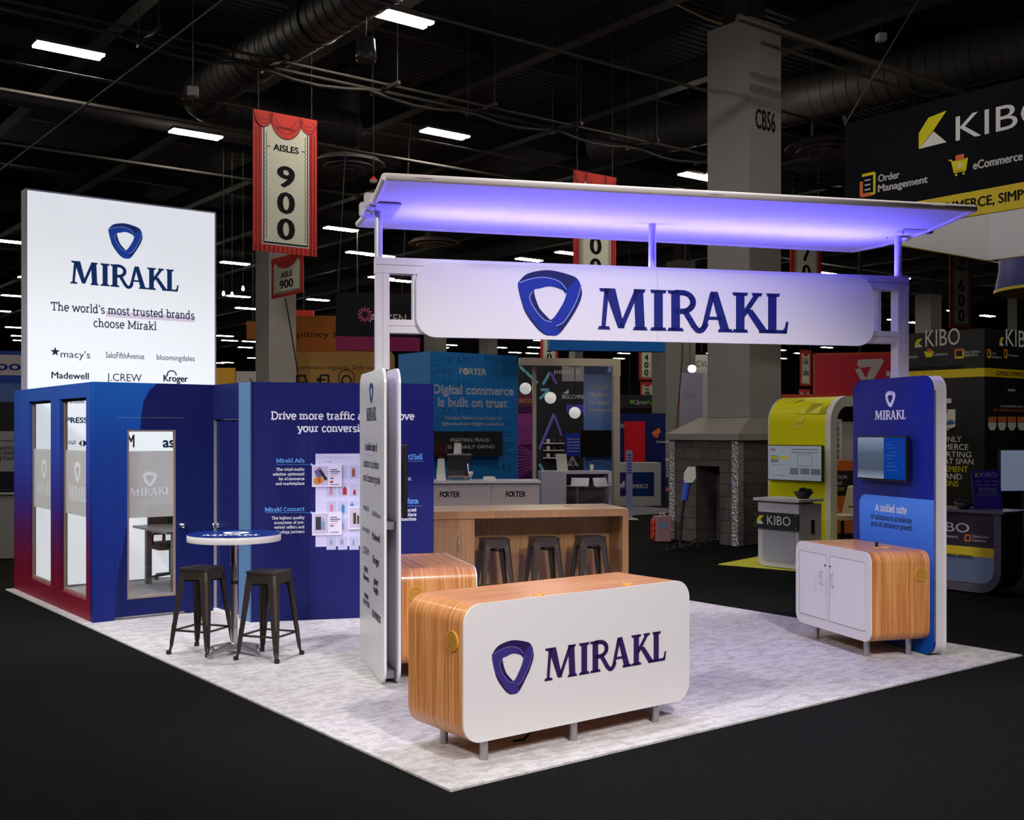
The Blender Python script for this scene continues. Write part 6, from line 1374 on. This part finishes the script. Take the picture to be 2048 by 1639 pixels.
# ================================================================== roof services
def lamp(px, py, label, z=9.0, L_=1.22, deg=TH, group=None):
    Y = F*(z-H)/(YH-py); x = (px-CX)*Y/F
    t = thing('ceiling_light', label, 'ceiling light', (x, Y, z), deg, group)
    MB().box(-L_/2, L_/2, -.2, .2, .03, .09).build('housing', FIXT, t)
    for y in (-.11, .11): MB().box(-L_/2+.01, L_/2-.01, y-.06, y+.06, -.005, .03).build('tube', TUBEF if group else TUBEL, t)
    if group is None:
      for s in (-.45, .45): MB().tube([(s, 0, .09), (s, 0, 1.2 if z > 8.5 else 2)], .006, 5).build('hanger', CABLE, t)
    return t
NEAR = [(138, 103, 'bright twin tube light at the upper left'), (798, 37, 'bright twin tube light at the top beside the big duct'), (392, 270, 'bright twin tube light under the duct elbow, left of the large aisle banner'),
        (890, 269, 'bright twin tube light above the left part of the canopy'), (682, 459, 'tube light just left of the canopy corner'), (470, 527, 'tube light right of the lightbox top edge'), (1395, 354, 'tube light beside the big numbered column above the canopy'),
        (1058, 520, 'tube light in the gap between canopy and header sign'), (800, 562, 'tube light seen through the left opening of the arch frame'), (20, 484, 'tube light at the left picture edge beside the lightbox'), (492, 617, 'tube light right of the lightbox, level with its middle'),
        (636, 600, 'tube light above the kraft box sign'), (1690, 488, 'tube light under the right end of the canopy'), (1655, 548, 'tube light above the right part of the header sign')]
for px, py, lb_ in NEAR: lamp(px, py, lb_)
FAR = [(450, 672), (500, 683), (455, 725), (508, 716), (30, 655), (28, 592), (40, 672), (760, 512), (900, 690), (1000, 695), (1030, 705), (1170, 700), (1560, 700), (1650, 712), (1800, 612), (1975, 632), (1790, 640), (2040, 500), (1340, 700), (1095, 640), (1420, 640), (330, 560), (250, 640), (880, 640), (1560, 600)]
random.seed(11)
GRID = [(x+random.uniform(-.3, .3), y) for y in range(44, 118, 7) for x in range(-38, 40, 8) if abs(x) < y*.48]
FAR += [(CX+F*x/y, YH-F*(9.0-H)/y) for x, y in GRID]
for px, py in FAR: lamp(px, py, 'small distant tube light among the far rows under the dark roof', 9.0, 1.22, TH, 'far roof lights')
# lights outside the picture that also light the hall
for u, v in ((-4, 4), (8, 4), (14, 10), (-8, 12), (20, 16), (-14, 22)):
    b = BT(u, v); t = thing('ceiling_light', 'tube light in the roof outside the picture', 'ceiling light', (b[0], b[1], 9.0), TH, 'roof lights beyond the picture'); MB().box(-.61, .61, -.2, .2, .03, .09).build('housing', FIXT, t); MB().box(-.6, .6, -.17, .17, -.005, .03).build('tube', TUBEL, t)

for x, y in ((8.8, 15.6), (-9.5, 14.5), (-12.5, 18.5)):  # unseen lamps added to brighten the ring sign lining and left edge
    t = thing('ceiling_light', 'added tube light in the roof hidden by a sign or outside the picture', 'ceiling light', (x, y, 9.0), TH, 'added roof lights out of sight'); MB().box(-.61, .61, -.2, .2, .03, .09).build('housing', FIXT, t); MB().box(-.6, .6, -.17, .17, -.005, .03).build('tube', TUBEL, t)
# ducts
def duct(name, label, pts, r, ribs=True):
    t = thing(name, label, 'duct', (0, 0, 0))
    m = MB().tube(pts, r, 28); m.build('duct_pipe', DUCTM, t)
    if ribs:
        rb = MB(); pts_ = [Vector(p) for p in pts]
        for a, b in zip(pts_, pts_[1:]):
            L_ = (b-a).length; n = max(1, int(L_/.28)); d = (b-a)/L_
            for i in range(n): c = a+d*(i+.5)*L_/n; rb.tube([c-d*.018, c+d*.018], r+.012, 24)
        rb.build('spiral_rib', DUCTM, t)
        for a, b in zip(pts_, pts_[1:]):
            d = (b-a).normalized(); L_ = (b-a).length
            for i in range(int(L_/2.6)): q = a+d*(1.2+2.6*i); MB().tube([q-d*.04, q+d*.04], r+.03, 24).build('joint_collar', DKSTEEL, t)
    return t
def rp(px, py, z): Y = F*(z-H)/(YH-py); return Vector(((px-CX)*Y/F, Y, z))
ZD = 8.9; e_ = rp(380, 200, ZD); far = Vector((-SA, CA, 0)); al = Vector((CA, SA, 0))
duct('air_duct', 'huge dark spiral duct running out of the top edge over the lightbox', [e_-far*9.5, e_-far*.8, e_-far*.35+al*.08, e_+al*.35, e_+al*.9+far*.05, e_+al*3.9], .4)
q = rp(1960, 140, 9.1); duct('air_duct', 'dim long duct high behind the hanging ring sign', [q-al*2-far*0+far*9, q+far*2-al*1.0, q-far*7], .5)
q = rp(300, 240, 9.5); duct('pipe_run', 'dim insulated pipe crossing the roof at the left', [q-al*9, q, q+al*7], .2, False)
# air diffusers
for px, py, r, lb_ in ((697, 330, .95, 'round ringed air diffuser right of the large aisle banner'), (868, 488, .95, 'dark ringed air diffuser in the gap under the canopy'), (1648, 298, .95, 'dark ringed air diffuser beside the hanging ring sign')):
    c = rp(px, py, 8.7); t = thing('air_diffuser', lb_, 'diffuser', tuple(c), 0, 'ringed air diffusers')
    for k_, (r0, r1, z) in enumerate(((.95, .78, 0), (.66, .5, -.06), (.4, .26, -.1), (.16, .05, -.14))): MB().lathe([(r1*r, z+.14), (r0*r, z), (r0*r+.01, z+.02), (r1*r+.01, z+.16)], 36).build('ring', dmat('diffuser_grey', (84, 78, 76), rough=.6), t)
    MB().lathe([(.3, .15), (.3, 2.4)], 20).build('neck', DUCTM, t)
# conduits, trapeze brackets and cables
for i, (px, py, z, L0, L1, r, lb_) in enumerate(((210, 45, 8.35, -8, 40, .03, 'long thin conduit crossing above the first tube light'), (240, 70, 8.3, -8, 40, .035, 'long conduit carrying the draped cable'), (150, 150, 8.4, -10, 40, .03, 'thin pipe passing below the upper left tube light'),
        (1000, 70, 8.3, -6, 40, .03, 'thin conduit over the middle of the dark roof'), (1640, 90, 8.3, -2, 14, .06, 'dim sprinkler pipe right of the big column'), (1600, 110, 8.4, -1, 20, .03, 'thin far conduit near the hanging ring sign'), (300, 330, 8.4, -12, 60, .04, 'far conduit above the lightbox top edge'), (700, 300, 8.4, -14, 50, .04, 'far conduit behind the large aisle banner'))):
    c = rp(px, py, z); o = MB().tube([c+al*L0, c+al*L1], r, 8).build('conduit', PIPEM); tag(o, lb_, 'pipe')
cc = rp(240, 70, 8.25); m = MB(); m.tube([cc+al*(i*.5)+Vector((0, 0, -.12*abs(sin(i*.7))-.02)) for i in range(40)], .03, 6); o = m.build('draped_cable', PIPEM); tag(o, 'grey cable draped along the trapeze brackets across the roof', 'cable')
for i in range(7):
    c = rp(235, 60, 8.32)+al*(2.2*i+.5); o = MB().box(-.03, .03, -.5, .5, -.05, .02).build('trapeze_bracket', PIPEM, loc=c, rot=TH); tag(o, 'short steel trapeze bracket under the roof conduits', 'bracket', 'trapeze brackets under the roof')
    [MB().tube([(0, y, 0), (0, y, 2.8)], .008, 5).build('hanger_rod', PIPEM, o) for y in (-.45, .45) if i not in (1, 6)]
a, b = at(0, 341, 17), at(445, 0, 13.2); o = MB().tube([a, b], .012, 6).build('steel_cable', CABLE); tag(o, 'long slanted steel cable in the upper left', 'cable')
yl = MB().tube([at(1345, 5, 22), at(1415, 38, 23.2), at(1600, 85, 26), at(1832, 166, 31)], .022, 6).build('yellow_cable', dmat('amber_cable', (120, 84, 20))); tag(yl, 'amber cable running along the roof behind the big column', 'cable')
# loudspeakers and small fittings
for px, py, Y, lb_ in ((732, 100, 17.5, 'dark hanging loudspeaker below the top tube light'), (1376, 236, 26, 'dark hanging loudspeaker left of the big column')):
    c = at(px, py, Y); t = thing('loudspeaker', lb_, 'loudspeaker', tuple(c), 0); s_ = 1.0
    MB().lathe([(.08, -.18), (.16, -.17), (.165, -.1), (.14, .17), (.05, .19)], 24).build('speaker_body', dmat('speaker_grey', (40, 40, 42), rough=.3), t); MB().tube([(0, 0, .19), (0, 0, 11.2-c.z)], .01, 6).build('hanging_wire', CABLE, t); MB().lathe([(.135, -.185), (.135, -.178)], 24).build('grille', BLACKP, t)
for px, py, Y, lb_ in ((386, 184, 17.2, 'small pale junction box in front of the big duct'), (1762, 75, 21.5, 'small pale fitting high right of the big column')):
    c = at(px, py, Y); t = thing('roof_fitting', lb_, 'fitting', tuple(c), 12); MB().box(-.08, .08, -.08, .08, -.07, .07).build('box', HGREY, t); MB().hexa([(-.17, -.15, -.2), (.17, -.15, -.2), (.17, .1, -.2), (-.17, .1, -.2)], [(-.13, -.12, -.17), (.13, -.12, -.17), (.13, .1, -.17), (-.13, .1, -.17)]).build('cowl', BLACKP, t); MB().tube([(0, 0, .07), (0, 0, 11.2-c.z)], .008, 5).tube([(0, 0, -.07), (0, 0, -.17)], .01, 5).build('hanging_wire', CABLE, t)
c = at(747, 360, 22); t = thing('red_strobe', 'tiny red and white alarm strobe hanging left of the canopy corner', 'alarm', tuple(c), 0); MB().lathe([(.02, .07), (.08, .0), (.08, -.01)], 16).build('red_cap', REDB, t); MB().lathe([(.08, -.012), (.06, -.05), (.01, -.06)], 16).build('lens', GREYW, t); MB().tube([(0, 0, .07), (0, 0, 11.2-c.z)], .007, 5).build('hanging_wire', CABLE, t)
for i, (px, py) in enumerate(((447, 588), (464, 590), (486, 578))):
    c = at(px, py, 28); t = thing('pendant_bulb', 'warm pendant bulb in the small cluster right of the lightbox', 'lamp', tuple(c), 0, 'pendant bulb cluster'); MB().lathe([(.01, -.045), (.034, -.025), (.04, 0), (.02, .08)], 14).build('bulb', BULB, t); MB().tube([(0, 0, .08), (0, 0, 11.2-c.z)], .006, 5).build('cord', BLACKP, t)
